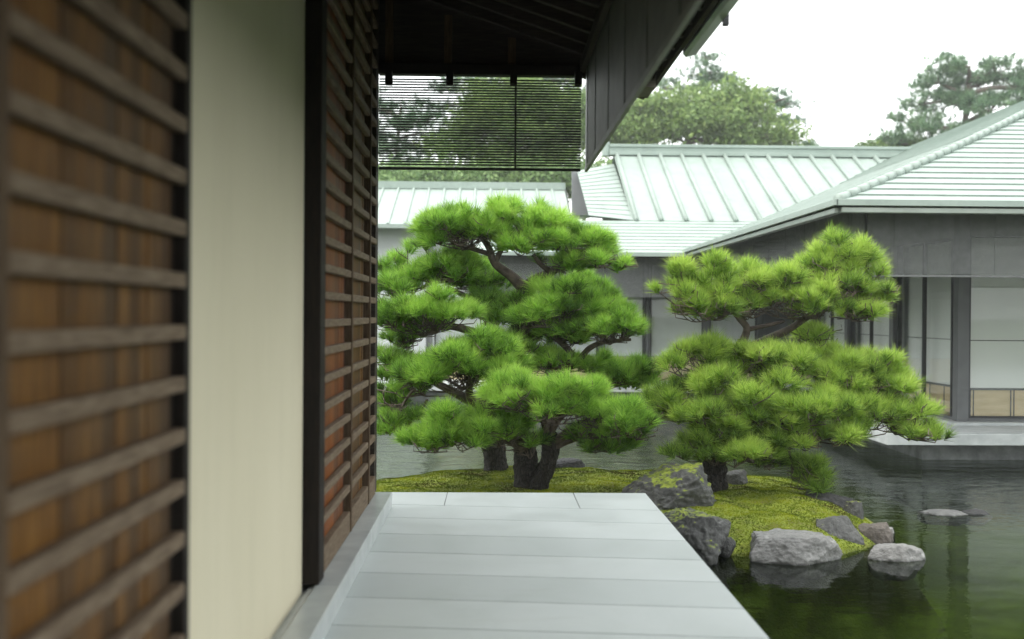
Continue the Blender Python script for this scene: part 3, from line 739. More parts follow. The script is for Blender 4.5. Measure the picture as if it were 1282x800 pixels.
mb.box(xlr - 0.12, 16, RYc - 0.16, RYc + 0.16, RZc - 0.04, RZc + 0.06)
mb.box(xlr - 0.12, 16, RYc - 0.11, RYc + 0.11, RZc + 0.06, RZc + 0.17); mb.box(xlr - 0.12, 16, RYc - 0.14, RYc + 0.14, RZc + 0.172, RZc + 0.25)
mb.tube([(xlr - 0.2, RYc - 0.05, RZc - 0.06), (xlr - 0.2, RYc - 0.05, RZc + 0.3)], [0.1, 0.1], 10)
mb.build('ridge_cap', M['rib'], roofc, bevel=0.01)
mb = MB(); mb.bar((-0.9, EYc - 0.02, EZc - 0.02), (9, EYc - 0.02, EZc - 0.02), 0.05, 0.08); mb.build('eave_trim', M['rib'], cen)
mb = MB(); mb.poly([(-0.8, EYc + 0.05, EZc - 0.08), (9, EYc + 0.05, EZc - 0.08), (9, 23.3, EZc + 0.5), (-0.8, 23.3, EZc + 0.5)]); mb.build('soffit', M['roofwood'], cen)
FYc = 23.0
mb = MB(); mb.box(-0.7, 12, FYc + 0.35, FYc + 0.45, -0.2, 3.4); mb.build('wall', M['greywall'], cen)
mb = MB(); mb.box(-3.4, 6.3, 21.9, FYc + 0.34, -0.15, -0.002); mb.build('platform', M['granite'], cen)
mb = MB(); mb.box(-3.0, 6.3, 22.3, FYc + 0.3, -1.2, -0.153); mb.build('footing', M['granite_dark'], cen)
colx = [at(p, 400, FYc).x for p in (540, 615, 690, 752, 810, 884, 951)]
for a, b in zip(colx[:-1], colx[1:]):
    f = MB(); f.box(a + 0.07, a + 0.10, FYc - 0.02, FYc + 0.02, 0.03, 2.6); f.box(b - 0.10, b - 0.07, FYc - 0.02, FYc + 0.02, 0.03, 2.6); w = f.build('window', M['darkframe'], cen)
    g = MB(); g.box(a + 0.101, b - 0.101, FYc - 0.004, FYc + 0.004, 0.03, 2.6); g.build('pane', M['glass'], w)
    s = MB(); s.box(a + 0.07, b - 0.07, FYc + 0.1, FYc + 0.12, 0.56, 2.6); s.build('paper_screen', M['palewall'], w)
    t = MB(); t.box(a + 0.07, b - 0.07, FYc + 0.1, FYc + 0.12, 0.02, 0.54); t.build('low_panel', M['tan'], w)
for i, x in enumerate(colx):
    h = 0.07 if i > 4 else 0.03
    mb = MB(); mb.box(x - h, x + h, FYc - 0.07, FYc + 0.06, 0.0, 3.2); mb.build('column', M['column'], cen)
zbc = at(820, 372, 21.6).z
blind('hall_blind', 'dark grey bamboo blind under the eave of the ribbed roof hall', (-0.7, 21.6), (4.4, 21.6), EZc - 0.05, zbc, 0.0150, 0.0118, M['blindgrey'], M['blindgrey'], [0.1 * k_ for k_ in range(1, 10)], (0, -1, 0))

# ---- left rear building
lef = thing('rear_annex', (-2, 28, 0), 'long annex with flat toned pale roof behind the left pine', 'building')
EYl = 25.6; EZl = at(500, 281, EYl).z; RYl = 28.6; RZl = at(600, 236, RYl).z; XE = at(717, 250, EYl).x
mb = MB(); mb.poly([(-14, EYl, EZl), (XE, EYl, EZl), (XE, RYl, RZl), (-14, RYl, RZl)]); mb.poly([(-14, RYl, RZl), (XE, RYl, RZl), (XE, 2 * RYl - EYl, EZl), (-14, 2 * RYl - EYl, EZl)])
rl = mb.build('roof', M['roof'], lef)
x = XE - 0.35
while x > -6:
    mb = MB(); mb.tube([(x, EYl, EZl + 0.01), (x, RYl, RZl + 0.01)], [0.042, 0.042], 6); mb.build('roof_rib', M['roof'], rl); x -= 0.42
mb = MB(); mb.box(-14, XE + 0.02, RYl - 0.13, RYl + 0.13, RZl - 0.03, RZl + 0.10); mb.box(-14, XE + 0.02, RYl - 0.09, RYl + 0.09, RZl + 0.102, RZl + 0.17); mb.build('ridge_cap', M['rib'], rl)
mb = MB(); mb.box(XE + 0.003, XE + 0.06, EYl - 0.02, 2 * RYl - EYl, EZl - 0.5, EZl - 0.02)
mb.poly([(XE + 0.03, EYl, EZl - 0.03), (XE + 0.03, 2 * RYl - EYl, EZl - 0.03), (XE + 0.03, RYl, RZl + 0.05)]); mb.build('gable', M['greywall'], lef)
mb = MB(); mb.bar((-14, EYl - 0.02, EZl - 0.04), (XE, EYl - 0.02, EZl - 0.04), 0.05, 0.1); mb.build('eave_trim', M['rib'], lef)
mb = MB(); mb.box(-14, XE - 0.2, 26.6, 26.8, -1.2, EZl + 0.3); mb.build('wall', M['palewall'], lef)
for k_ in range(8):
    x = XE - 0.6 - 1.5 * k_
    mb = MB(); mb.box(x - 0.05, x + 0.05, 26.5, 26.597, -0.2, EZl + 0.2); mb.build('column', M['column'], lef)

# ------------------------------------------------------------------ rocks
def rock(label, bbox, depthY, mat, seed, facets=7, rug=0.4, ratio=0.8, sink=0.35, flat=1.0, base=None, group='stones round the moss islet'):
    x0, y0, x1, y1 = bbox
    a = at(x0, y1, depthY); b = at(x1, y0, depthY)
    wid = b.x - a.x; top = b.z; bot = a.z; h = top - bot
    c = Vector(((a.x + b.x) / 2, depthY, bot))
    rnd = random.Random(seed)
    bm = bmesh.new(); bmesh.ops.create_icosphere(bm, subdivisions=6, radius=1.0)
    pl = []
    for _ in range(facets + 6):
        n_ = Vector((rnd.gauss(0, 1), rnd.gauss(0, 1), rnd.gauss(0.15, 0.8))).normalized(); pl.append((n_, rnd.uniform(0.62, 0.9)))
    pl.append((Vector((rnd.gauss(0, .12), rnd.gauss(0, .12), 1)).normalized(), rnd.uniform(0.6, 0.75) * flat))
    off = Vector((seed * 3.1, seed * 1.7, seed * 0.9))
    for v in bm.verts:
        p = v.co.copy()
        for n_, dd in pl:
            e = p.dot(n_) - dd
            if e > 0: p -= n_ * e * 0.86
        q = p.normalized()
        p *= 1 + 0.10 * mnoise.noise(p * 1.7 + off) + 0.06 * mnoise.noise(p * 4.5 + off) - 0.075 * (1 - abs(mnoise.noise(p * 5.5 + off)) * 2.2) * rug + 0.04 * (abs(mnoise.noise(p * 11 + off)) * 2 - 0.6) * (0.6 + 0.6 * rug) + 0.018 * mnoise.noise(p * 26 + off)
        v.co = p
    me = bpy.data.meshes.new('boulder'); 
    mn = Vector([min(v.co[i] for v in bm.verts) for i in range(3)]); mx_ = Vector([max(v.co[i] for v in bm.verts) for i in range(3)])
    hs = h * (1 + sink)
    for v in bm.verts:
        u = [(v.co[i] - mn[i]) / (mx_[i] - mn[i]) for i in range(3)]
        v.co = Vector(((u[0] - 0.5) * wid, (u[1] - 0.5) * wid * ratio, u[2] * hs - h * sink)) + c
    bm.to_mesh(me); bm.free()
    me.polygons.foreach_set('use_smooth', [True] * len(me.polygons))
    o = link('boulder', me, mat, None, c)
    return tag(o, label, 'rock', group)
rock('large dark boulder patched with moss beside the right pine trunk', (774, 579, 908, 655), 9.3, M['rock_dark'], 6, 11, 0.55, 0.75, 0.4)
rock('dark mossy rock touching the walkway edge', (828, 638, 916, 704), 8.05, M['rock_dark'], 8, 10, 0.55, 0.9, 0.4)
rock('broad pale flat topped stone at the near waterline', (934, 667, 1057, 701), 8.05, M['rock_pale'], 5, 9, 0.12, 0.62, 0.9, 0.75)
rock('rounded grey stone behind the pale flat stone', (1019, 645, 1081, 694), 8.5, M['rock_grey'], 12, 5, 0.15, 0.8, 0.5)
rock('brownish stone beside the rounded grey stone', (1062, 653, 1117, 692), 8.7, M['rock_brown'], 21, 7, 0.15, 0.8, 0.5)
rock('dark smooth stone at the back right rim of the moss', (995, 614, 1069, 652), 9.6, M['rock_darkplain'], 17, 5, 0.15, 0.7, 0.5)
rock('small wedge of pale stone standing alone in the water', (1084, 680, 1160, 697), 8.05, M['rock_pale'], 30, 8, 0.12, 0.5, 1.8, 0.9)
rock('small dark stone with moss between the smooth dark and brown stones', (1055, 626, 1084, 654), 9.3, M['rock_dark'], 33, 5, 0.45, 0.8, 0.5)
rock('little pale stone tip poking out behind the brown stone', (1096, 660, 1122, 672), 9.0, M['rock_pale'], 37, 5, 0.15, 0.8, 0.8)
rock('flat pale stone barely above the open water', (1150, 640, 1218, 648), 9.9, M['rock_pale'], 41, 4, 0.15, 0.6, 1.2, 0.7)
rock('small dark stone at the end of the flat pale one', (1205, 638, 1242, 648), 9.9, M['rock_darkplain'], 43, 4, 0.15, 0.7, 1.0)
rock('grey stone leaning behind the right pine trunk', (905, 588, 936, 616), 10.5, M['rock_grey'], 47, 5, 0.45, 0.8, 0.4)
rock('low flat grey stone at the far moss edge', (950, 611, 986, 624), 10.2, M['rock_grey'], 53, 5, 0.45, 0.8, 0.6)
rock('dark low stones behind the left pine trunks', (686, 574, 735, 598), 11.6, M['rock_darkplain'], 59, 6, 0.45, 0.8, 0.5)
rock('small pebble like stone between moss and mossy walkway rock', (897, 671, 922, 692), 8.1, M['rock_dark'], 61, 5, 0.45, 0.8, 0.5)
rock('dark stone at the foot of the right pine trunk', (868, 594, 896, 616), 10.6, M['rock_darkplain'], 67, 5, 0.45, 0.8, 0.5)

# ------------------------------------------------------------------ garden pines
def pad_cloud(pads_px, c_scale=1.0):
    pass
def pine(root, trunks, limbs, pads, mat, tuft_len=0.135, dens=1.0, tint_mid=0.55, K=44):
    """trunks / limbs: lists of [(px,py,Y,radius)...]; pads: (px,py,rx,ry,Y,anchor(px,py,Y),tint shift)"""
    for t in trunks:
        pts, rr = smooth_path([(at(p[0], p[1], p[2]), p[3]) for p in t], 24)
        mb = MB(); rr = [r * (1 + 0.10 * mnoise.noise(p * 6)) for p, r in zip(pts, rr)]
        mb.tube(pts, rr, 48, 0.16)
        nv_ = 48
        for vi in range(len(mb.v)):
            p = Vector(mb.v[vi]); cc = pts[vi // nv_]; d_ = p - cc
            h_ = abs(mnoise.noise(Vector((p.x * 22, p.y * 22, p.z * 9)))) - 0.25 + 0.5 * mnoise.noise(Vector((p.x * 45, p.y * 45, p.z * 22)))
            mb.v[vi] = tuple(p + d_ * (0.20 * h_))
        mb.build('trunk', M['bark'], root, smooth=True)
    for t in limbs:
        pts, rr = smooth_path([(at(p[0], p[1], p[2]), p[3]) for p in t], 6)
        mb = MB(); mb.tube(pts, rr, 9, 0.15); mb.build('branch', M['limb'], root, smooth=True)
    for (px, py, rx, ry, Y, anc, ts) in pads:  # tint shift also paints crown shade into the inner pads
        py += 5
        c = at(px, py, Y); s = Y / FPX; ax = rx * s * 1.05; az = ry * s * 1.3; ay = max(0.62 * ax, 0.26)
        c.z -= az * 0.27
        # clumps inside the pad
        nc = int(min(42, max(8, 125 * ax * ay)))
        cl_ = []
        for _ in range(nc):
            a = random.uniform(0, 2 * math.pi); r = math.sqrt(random.random()) * 0.88
            hh = math.sqrt(max(0, 1 - r * r)); r *= 1.0 + 0.55 * mnoise.noise(Vector((math.cos(a) * 1.3 + px, math.sin(a) * 1.3, py)))
            cl_.append(Vector((c.x + ax * r * math.cos(a), c.y + ay * r * math.sin(a), c.z + az * (hh * random.uniform(0.0, 1.0) ** 0.8 - 0.32 + (random.uniform(0.15, 0.45) if random.random() < 0.2 else 0)))))
        Ps, As, Ls, Ts = [], [], [], []
        for q in cl_:
            cr = random.uniform(0.6, 1.3) * min(0.155, max(0.085, 0.33 * min(ax, az * 1.6)))
            nt_ = int(23 * dens * random.uniform(0.8, 1.15) * (cr / 0.13) ** 1.6)
            d = unit(rng.normal(size=(nt_, 3))); d[:, 2] = np.where(d[:, 2] < -0.25, -d[:, 2] * 0.7, d[:, 2])
            d = unit(d)
            p = np.array(q)[None] + d * (cr * (0.55 + 0.45 * rng.random((nt_, 1)))) * np.array([[1.15, 1.15, 0.72]])
            out = p - np.array([[c.x, c.y, c.z - az * 0.9]]); out = unit(out)
            A = d * 0.55 + out * 0.45 + np.array([[0, 0, 0.55]]) + rng.normal(0, 0.16, (nt_, 3))
            ct = random.gauss(0, 0.13)
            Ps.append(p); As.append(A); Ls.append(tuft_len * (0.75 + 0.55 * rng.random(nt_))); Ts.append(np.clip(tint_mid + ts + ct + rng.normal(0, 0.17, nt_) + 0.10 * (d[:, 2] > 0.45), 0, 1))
        P = np.concatenate(Ps); A = np.concatenate(As); L_ = np.concatenate(Ls); T = np.concatenate(Ts)
        V, TT = needles(P, A, L_, K, 0.0062, T, 0.10, 1.05, 0.5)
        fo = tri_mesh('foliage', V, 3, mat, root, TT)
        # twigs: anchor -> hub -> clumps
        if anc is not None:
            mb = MB(); a0 = at(*anc); hub = Vector((c.x, c.y, c.z - az * 0.62)).lerp(a0, 0.25)
            L0_ = (hub - a0).length; r0 = 0.011 + 0.012 * min(1.6, L0_)
            midp = a0.lerp(hub, 0.5) + Vector((random.gauss(0, 0.04), random.gauss(0, 0.04), random.gauss(-0.02, 0.03)))
            pts, rr = smooth_path([(a0, r0), (midp, r0 * 0.8), (hub, r0 * 0.6)], 6); mb.tube(pts, rr, 7, 0.15)
            for q in cl_:
                e = Vector((q.x, q.y, q.z - 0.02)); st = pts[random.randint(len(pts) // 2, len(pts) - 1)]
                m_ = st.lerp(e, 0.5) + Vector((random.gauss(0, 0.04), random.gauss(0, 0.04), -0.035 + random.gauss(0, 0.03)))
                p2, r2 = smooth_path([(st, r0 * 0.45), (m_, r0 * 0.36), (e, 0.005)], 5); mb.tube(p2, r2, 5)
                for _ in range(5):
                    b0 = p2[random.randint(3, len(p2) - 2)]; b1 = b0 + Vector((random.gauss(0, 0.09), random.gauss(0, 0.09), random.uniform(-0.01, 0.09)))
                    b2 = b1 + Vector((random.gauss(0, 0.03), random.gauss(0, 0.03), 0.05)); mb.tube([b0, b1, b2], [0.006, 0.005, 0.003], 4)
            mb.build('twigs', M['branch'], fo)

g1 = at(621, 594, 11.2); t1 = thing('pine_tree', g1, 'tall spreading garden pine with layered green pads behind the walkway end', 'pine tree')
pine(t1,
  [[(621, 602, 11.2, .155), (621, 585, 11.2, .125), (617, 555, 11.15, .115), (611, 525, 11.1, .11), (622, 488, 11.0, .105), (645, 440, 10.9, .10), (652, 400, 10.9, .09), (656, 358, 10.9, .075)]],
  [[(656, 362, 10.9, .07), (640, 346, 10.85, .055), (620, 330, 10.8, .042), (612, 310, 10.8, .034), (600, 293, 10.8, .024)],
   [(620, 330, 10.8, .034), (628, 312, 10.75, .026), (640, 300, 10.7, .022), (655, 285, 10.7, .016)],
   [(614, 318, 10.8, .03), (592, 312, 10.8, .022), (565, 303, 10.8, .018)],
   [(656, 360, 10.9, .065), (672, 349, 10.85, .052), (692, 340, 10.8, .042), (703, 325, 10.75, .034), (722, 316, 10.7, .026), (745, 314, 10.7, .018)],
   [(690, 341, 10.8, .032), (676, 330, 10.75, .026), (668, 318, 10.75, .018)],
   [(611, 508, 11.05, .075), (590, 502, 10.9, .055), (566, 490, 10.7, .045), (535, 474, 10.5, .028)],
   [(611, 512, 11.05, .06), (590, 500, 10.6, .045), (588, 480, 10.4, .033), (600, 462, 10.3, .022)],
   [(645, 440, 10.9, .06), (600, 418, 10.9, .045), (560, 408, 10.8, .035), (520, 405, 10.8, .025)],
   [(650, 415, 10.9, .06), (690, 418, 10.8, .045), (722, 450, 10.7, .03)],
   [(690, 460, 10.8, .045), (722, 452, 10.7, .036), (738, 436, 10.6, .03), (758, 428, 10.6, .022), (790, 425, 10.6, .015)],
   [(650, 420, 10.9, .05), (672, 402, 10.7, .035), (700, 395, 10.6, .025)],
   [(648, 392, 10.9, .05), (622, 388, 11.1, .035), (560, 360, 11.3, .025)]],
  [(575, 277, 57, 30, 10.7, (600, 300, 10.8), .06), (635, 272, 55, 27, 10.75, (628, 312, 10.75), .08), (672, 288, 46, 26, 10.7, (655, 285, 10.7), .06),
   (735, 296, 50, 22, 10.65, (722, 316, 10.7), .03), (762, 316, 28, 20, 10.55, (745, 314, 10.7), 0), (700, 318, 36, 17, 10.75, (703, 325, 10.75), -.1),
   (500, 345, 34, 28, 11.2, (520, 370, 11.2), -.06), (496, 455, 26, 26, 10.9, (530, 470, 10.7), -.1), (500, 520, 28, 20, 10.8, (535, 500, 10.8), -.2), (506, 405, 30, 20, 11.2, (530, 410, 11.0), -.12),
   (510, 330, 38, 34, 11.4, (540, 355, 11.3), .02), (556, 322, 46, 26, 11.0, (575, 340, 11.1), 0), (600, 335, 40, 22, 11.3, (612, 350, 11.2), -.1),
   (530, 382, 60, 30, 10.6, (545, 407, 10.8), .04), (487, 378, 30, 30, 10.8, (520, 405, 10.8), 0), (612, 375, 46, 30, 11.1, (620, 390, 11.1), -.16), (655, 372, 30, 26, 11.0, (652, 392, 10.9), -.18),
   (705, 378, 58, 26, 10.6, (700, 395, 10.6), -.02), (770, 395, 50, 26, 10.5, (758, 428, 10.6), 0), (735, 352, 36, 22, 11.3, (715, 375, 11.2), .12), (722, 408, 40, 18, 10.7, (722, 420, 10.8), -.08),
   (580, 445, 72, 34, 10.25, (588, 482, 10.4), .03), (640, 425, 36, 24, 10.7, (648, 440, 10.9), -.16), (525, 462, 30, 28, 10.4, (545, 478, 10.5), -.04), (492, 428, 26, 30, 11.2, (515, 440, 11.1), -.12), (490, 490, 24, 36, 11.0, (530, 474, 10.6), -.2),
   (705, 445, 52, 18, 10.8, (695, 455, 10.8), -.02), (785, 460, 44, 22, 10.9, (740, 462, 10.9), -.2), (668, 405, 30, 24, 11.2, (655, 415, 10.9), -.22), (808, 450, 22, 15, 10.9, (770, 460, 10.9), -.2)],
  M['needle'])

g2 = at(661, 614, 10.1); t2 = thing('pine_tree', g2, 'low front pine with twin dark trunks leaning right at the walkway end', 'pine tree')
pine(t2,
  [[(660, 632, 10.1, .165), (660, 612, 10.1, .14), (659, 590, 10.1, .115), (657, 566, 10.15, .105), (650, 545, 10.2, .08)],
   [(668, 625, 10.05, .10), (676, 602, 9.98, .085), (686, 578, 9.9, .08), (690, 555, 9.85, .075), (686, 538, 9.8, .06)]],
  [[(689, 548, 9.83, .055), (682, 528, 9.75, .042), (676, 512, 9.7, .03), (660, 500, 9.7, .02)],
   [(688, 542, 9.8, .045), (702, 522, 9.7, .03), (722, 505, 9.65, .02)],
   [(692, 556, 9.85, .055), (712, 540, 9.75, .038), (735, 526, 9.65, .028), (765, 522, 9.6, .018)],
   [(690, 560, 9.85, .045), (725, 548, 9.8, .03), (760, 545, 9.75, .022), (800, 536, 9.7, .014)],
   [(657, 560, 10.15, .05), (635, 552, 10.0, .035), (605, 548, 9.95, .024), (570, 545, 9.95, .016)],
   [(654, 552, 10.15, .05), (672, 553, 10.0, .035), (690, 549, 9.9, .03)],
   [(650, 548, 10.2, .05), (645, 520, 10.3, .035), (660, 490, 10.3, .02)]],
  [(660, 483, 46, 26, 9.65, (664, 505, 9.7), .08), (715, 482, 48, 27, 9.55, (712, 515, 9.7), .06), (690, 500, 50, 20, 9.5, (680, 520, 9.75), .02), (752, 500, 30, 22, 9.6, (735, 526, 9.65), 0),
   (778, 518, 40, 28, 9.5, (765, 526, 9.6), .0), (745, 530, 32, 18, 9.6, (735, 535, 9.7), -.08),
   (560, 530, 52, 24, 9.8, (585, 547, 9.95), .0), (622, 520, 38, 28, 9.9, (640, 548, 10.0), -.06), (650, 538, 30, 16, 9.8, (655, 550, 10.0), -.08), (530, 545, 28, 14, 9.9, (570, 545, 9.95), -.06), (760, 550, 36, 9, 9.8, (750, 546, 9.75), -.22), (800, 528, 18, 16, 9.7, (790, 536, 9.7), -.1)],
  M['needle'], tint_mid=0.6)

g3 = at(893, 606, 10.0); t3 = thing('pine_tree', g3, 'yellow green pine spreading over the water on the right of the islet', 'pine tree')
pine(t3,
  [[(892, 618, 10.0, .155), (893, 598, 10.0, .128), (895, 570, 10.0, .115), (904, 535, 10.05, .10), (918, 495, 10.1, .088), (924, 460, 10.1, .07), (930, 425, 10.1, .052)]],
  [[(930, 428, 10.1, .045), (935, 411, 10.05, .036), (925, 398, 10.0, .03), (915, 388, 10.0, .02)],
   [(928, 440, 10.1, .048), (960, 425, 10.1, .04), (990, 411, 10.0, .034), (1012, 396, 9.95, .03), (1042, 384, 9.9, .022), (1070, 372, 9.9, .015)],
   [(938, 412, 10.05, .026), (962, 407, 10.0, .02), (982, 402, 10.0, .014)],
   [(920, 488, 10.1, .06), (950, 482, 9.9, .045), (1000, 497, 9.8, .035), (1060, 510, 9.7, .026), (1120, 532, 9.6, .016)],
   [(918, 492, 10.1, .05), (890, 475, 10.0, .035), (862, 470, 9.95, .02)],
   [(912, 512, 10.05, .05), (870, 522, 10.0, .035), (830, 508, 10.0, .022)],
   [(904, 535, 10.05, .05), (950, 545, 9.9, .035), (1000, 545, 9.8, .025), (1050, 540, 9.8, .015)],
   [(995, 545, 9.8, .016), (988, 565, 9.8, .012), (996, 585, 9.8, .009), (1012, 592, 9.8, .006)],
   [(925, 455, 10.1, .04), (970, 462, 10.2, .03), (1040, 450, 10.3, .02)]],
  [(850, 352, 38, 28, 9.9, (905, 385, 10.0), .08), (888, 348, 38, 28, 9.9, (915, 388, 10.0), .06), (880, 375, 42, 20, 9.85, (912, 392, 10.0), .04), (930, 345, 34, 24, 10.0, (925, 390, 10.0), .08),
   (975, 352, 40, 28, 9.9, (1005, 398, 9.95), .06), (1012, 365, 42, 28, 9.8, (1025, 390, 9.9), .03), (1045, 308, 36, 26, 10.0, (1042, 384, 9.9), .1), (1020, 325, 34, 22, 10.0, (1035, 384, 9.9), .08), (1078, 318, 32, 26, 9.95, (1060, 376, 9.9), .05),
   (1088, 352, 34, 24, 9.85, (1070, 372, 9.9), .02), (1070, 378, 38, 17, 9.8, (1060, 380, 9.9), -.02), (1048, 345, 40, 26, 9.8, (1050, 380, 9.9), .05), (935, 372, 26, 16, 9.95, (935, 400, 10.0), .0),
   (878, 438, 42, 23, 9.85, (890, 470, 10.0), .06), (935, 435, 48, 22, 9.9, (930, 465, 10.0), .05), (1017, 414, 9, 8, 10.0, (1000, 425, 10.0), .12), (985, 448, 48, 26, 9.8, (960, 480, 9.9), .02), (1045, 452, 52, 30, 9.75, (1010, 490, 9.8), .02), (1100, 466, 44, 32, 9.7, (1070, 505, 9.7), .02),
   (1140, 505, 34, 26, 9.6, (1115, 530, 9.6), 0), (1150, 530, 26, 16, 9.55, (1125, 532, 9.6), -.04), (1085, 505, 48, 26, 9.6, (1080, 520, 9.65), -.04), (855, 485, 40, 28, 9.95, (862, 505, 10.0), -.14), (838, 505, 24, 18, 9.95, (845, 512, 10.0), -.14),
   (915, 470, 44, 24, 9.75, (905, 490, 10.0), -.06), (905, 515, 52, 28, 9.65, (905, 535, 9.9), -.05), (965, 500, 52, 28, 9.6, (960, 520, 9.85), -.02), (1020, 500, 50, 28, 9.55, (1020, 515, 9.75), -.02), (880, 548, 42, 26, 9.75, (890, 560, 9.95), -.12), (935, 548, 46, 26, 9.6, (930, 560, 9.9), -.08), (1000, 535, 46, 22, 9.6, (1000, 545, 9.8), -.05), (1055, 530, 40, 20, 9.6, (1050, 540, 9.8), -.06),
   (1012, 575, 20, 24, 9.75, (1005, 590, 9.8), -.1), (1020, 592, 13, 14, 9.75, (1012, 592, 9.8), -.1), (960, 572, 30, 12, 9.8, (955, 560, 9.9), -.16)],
  M['needle_y'], tint_mid=0.56)

# ------------------------------------------------------------------ trees beyond the roofs
def leaf_cloud(cl_, n, spread, size, tint0):
    c = np.array([cl_[i] for i in rng.integers(0, len(cl_), n)]); P = c + rng.normal(0, 1, (n, 3)) * np.array([[spread, spread, spread * 0.6]])
    a = unit(rng.normal(size=(n, 3)) + np.array([[0, 0, 0.6]])); b = unit(np.cross(a, rng.normal(size=(n, 3)))); d = np.cross(a, b)
    s = (size * (0.6 + 0.8 * rng.random((n, 1))))
    V = np.stack([P - b * s, P + d * s * 0.45, P + b * s, P - d * s * 0.45], axis=1).reshape(-1, 3)
    return V, P
def far_tree(name, label, base_px, Y, lobes, mat, n=9000, spread=0.35, size=0.10, tint=0.5, trunk_r=0.25, clumps=60, group='trees beyond the roofs', pine_like=False):
    b = at(base_px, 395, Y); b.z = 0.0
    root = thing(name, b, label, 'tree', group)
    top = None; LOB = []
    for (px, py, rx, ry) in lobes:
        s = Y / FPX; LOB.append((at(px, py, Y + random.uniform(-0.6, 0.6)), rx * s, ry * s))
    hi = max(l[0].z for l in LOB); cx_ = sum(l[0].x for l in LOB) / len(LOB)
    tp = Vector((b.x * 0.4 + 0.6 * cx_, Y, hi))
    pts, rr = smooth_path([(b, trunk_r), (b.lerp(tp, 0.4) + Vector((0.2, 0, 0)), trunk_r * 0.7), (b.lerp(tp, 0.75) - Vector((0.15, 0, 0)), trunk_r * 0.42), (tp, trunk_r * 0.1)], 6)
    mb = MB(); mb.tube(pts, rr, 9, 0.1); mb.build('trunk', M['farbark'], root, smooth=True)
    lim = MB(); Vs, Ts = [], []
    tot = sum(l[1] * l[2] for l in LOB)
    for (c, rx, rz_) in LOB:
        st = min(pts[len(pts) // 4:], key=lambda p: (p - (c - Vector((0, 0, rx * 0.5)))).length)
        m_ = st.lerp(c, 0.5) + Vector((random.gauss(0, 0.2), random.gauss(0, 0.2), 0.1))
        p2, r2 = smooth_path([(st, trunk_r * 0.3), (m_, trunk_r * 0.2), (c - Vector((0, 0, rz_ * 0.3)), 0.03)], 5); lim.tube(p2, r2, 6)
        k_ = max(6, int(clumps * rx * rz_ / tot)); cl_ = []
        for _ in range(k_):
            d = Vector((random.gauss(0, 1), random.gauss(0, 1), random.gauss(0.25, 1))).normalized() * random.uniform(0.45, 1.25)
            q = c + Vector((d.x * rx, d.y * max(rx, 0.8) * 0.8, d.z * rz_)); cl_.append(q)
            lim.tube([p2[-2], p2[-2].lerp(q, 0.6) + Vector((0, 0, -0.05)), q], [0.028, 0.02, 0.01], 4)
        m = int(n * rx * rz_ / tot)
        if pine_like:
            P = np.repeat(np.array(cl_), max(1, m // (14 * k_)), axis=0); P = P + rng.normal(0, 1, P.shape) * np.array([[spread, spread, spread * 0.28]])
            A = rng.normal(0, 0.45, P.shape); A[:, 2] += 0.8
            V, T = needles(P, A, np.full(len(P), size * 3.0), 16, size * 0.30, np.clip(tint + rng.normal(0, 0.2, len(P)), 0, 1), 0.1, 1.3, 0.5)
            Vs.append(V); Ts.append(T)
        else:
            V, P = leaf_cloud(cl_, m, spread, size, tint)
            ct = np.array([0.22 * mnoise.noise(Vector(p) * 0.9) for p in P])
            Vs.append(V); Ts.append(np.repeat(np.clip(tint + ct + rng.normal(0, 0.16, len(P)), 0, 1), 4))
    lim.build('limbs', M['farbark'], root)
    tri_mesh('crown', np.concatenate(Vs), 3 if pine_like else 4, mat, root, np.concatenate(Ts))
    return root

far_tree('broadleaf_tree', 'leafy yellow green tree over the left end of the ribbed roof', 850, 44, [(800, 150, 38, 28), (850, 135, 42, 28), (900, 135, 40, 24), (935, 155, 40, 26), (870, 168, 60, 22), (790, 178, 40, 18), (975, 172, 24, 14)], M['leaf_yellow'], 24000, 0.36, 0.11, 0.5, clumps=110)
far_tree('conifer_tree', 'slim conifer spire rising above the leafy tree by the gutter', 888, 47, [(886, 72, 7, 8), (880, 90, 22, 7), (898, 100, 22, 6), (878, 112, 20, 7), (902, 124, 16, 8), (885, 140, 24, 12), (830, 110, 10, 8)], M['leaf_dark'], 9000, 0.32, 0.10, 0.45, 0.2, 70, pine_like=True)
far_tree('pine_tree', 'dark layered pine reaching right above the ribbed roof', 960, 46, [(960, 122, 26, 6), (985, 128, 20, 5), (965, 145, 26, 7), (995, 150, 20, 4), (950, 165, 24, 8), (1000, 182, 22, 4), (930, 190, 30, 12), (955, 135, 14, 6)], M['leaf_dark'], 9000, 0.30, 0.10, 0.4, 0.22, 60, pine_like=True)
far_tree('pine_tree', 'big open crowned pine rising behind the hipped roof', 1208, 42,
         [(1200, 78, 28, 14), (1250, 88, 30, 14), (1175, 100, 28, 12), (1225, 105, 36, 14), (1275, 105, 26, 16), (1150, 128, 22, 10), (1190, 128, 36, 14), (1240, 135, 38, 16), (1285, 140, 26, 20), (1140, 155, 26, 10), (1175, 158, 30, 12), (1120, 178, 26, 10), (1160, 182, 34, 10), (1215, 165, 34, 14), (1310, 110, 30, 30), (1340, 150, 30, 30)],
         M['leaf_dark'], 30000, 0.30, 0.115, 0.55, 0.33, 170, pine_like=True)
far_tree('shrub_tree', 'rounded olive treetop just above the ribbed roof ridge', 1100, 43, [(1092, 186, 18, 6), (1145, 186, 16, 6), (1120, 192, 30, 8)], M['leaf_yellow'], 4000, 0.2, 0.09, 0.35, 0.15, 30)
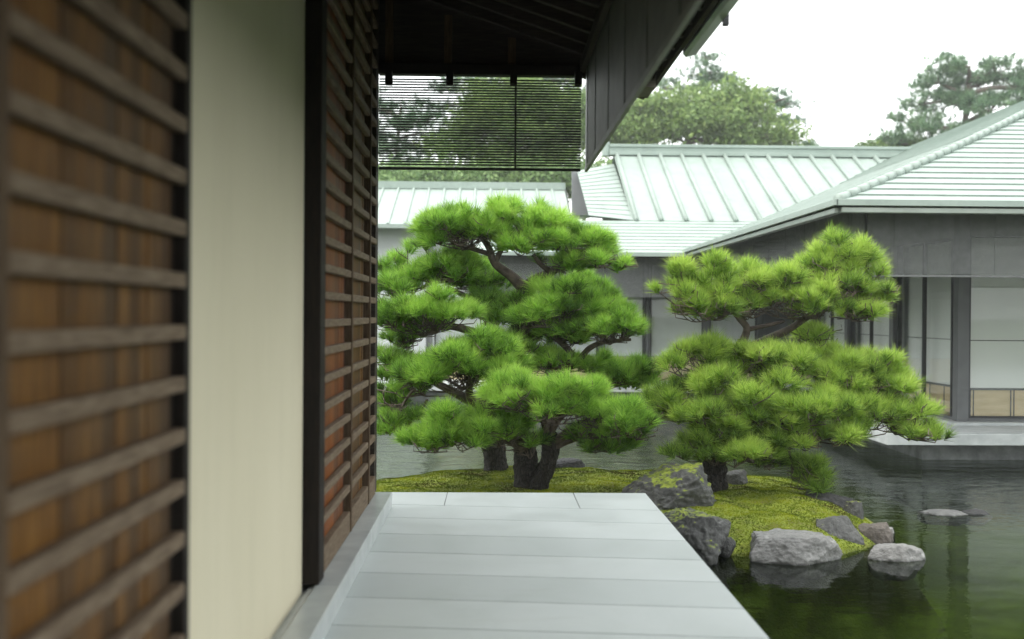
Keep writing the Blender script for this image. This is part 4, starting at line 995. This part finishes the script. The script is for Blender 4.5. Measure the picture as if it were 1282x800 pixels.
far_tree('broadleaf_tree', 'broad bright green tree seen through the end blind', 640, 42, [(590, 175, 40, 36), (640, 165, 45, 40), (690, 180, 42, 36), (615, 135, 36, 26), (665, 130, 40, 24), (715, 150, 34, 30), (650, 205, 60, 20)], M['leaf_yellow'], 28000, 0.36, 0.11, 0.45, clumps=130)
far_tree('pine_tree', 'tall dark pine behind the blind with branches across its top', 640, 47, [(600, 100, 40, 10), (650, 92, 40, 12), (700, 98, 40, 10), (560, 110, 26, 8), (630, 118, 40, 10), (720, 118, 24, 10), (540, 132, 24, 8), (590, 70, 40, 14), (680, 65, 40, 14)], M['leaf_dark'], 16000, 0.34, 0.11, 0.4, 0.3, 100, pine_like=True)
far_tree('pine_tree', 'loose dark pine with sky gaps at the left end of the blind', 500, 45, [(482, 135, 18, 14), (500, 160, 24, 12), (535, 150, 20, 10), (490, 185, 24, 12), (530, 180, 22, 12), (555, 165, 18, 10), (510, 205, 30, 8), (470, 165, 20, 16), (450, 130, 24, 24)], M['leaf_dark'], 11000, 0.32, 0.11, 0.45, 0.26, 80, pine_like=True)
for i, (px, lab) in enumerate(((500, 'low bushy treetop over the annex roof next to the wall end'), (575, 'low pale treetop over the middle of the annex roof'), (655, 'low treetop over the right end of the annex roof'), (735, 'low treetop in the gap between annex and ribbed roof'))):
    far_tree('broadleaf_tree', lab, px, 40 + i % 2, [(px - 18, 222, 32, 13), (px + 22, 222, 32, 13), (px, 235, 45, 14)], M['leaf_mid'], 6000, 0.3, 0.10, 0.6, 0.2, 50)

# ------------------------------------------------------------------ thin humid air
hz_ = MB(); hz_.box(-640, 640, -640, 940, -2.6, 17.0)
hm = bpy.data.materials.new('humid air'); hm.use_nodes = True; hn = hm.node_tree; hn.nodes.clear()
ho = hn.nodes.new('ShaderNodeOutputMaterial'); pv = hn.nodes.new('ShaderNodeVolumePrincipled')
pv.inputs['Color'].default_value = (0.93, 0.96, 0.95, 1); pv.inputs['Density'].default_value = 0.0017; pv.inputs['Anisotropy'].default_value = 0.2
hn.links.new(pv.outputs[0], ho.inputs['Volume'])
tag(hz_.build('haze', hm), 'thin pale humid air paling the far trees', 'haze', kind='stuff')
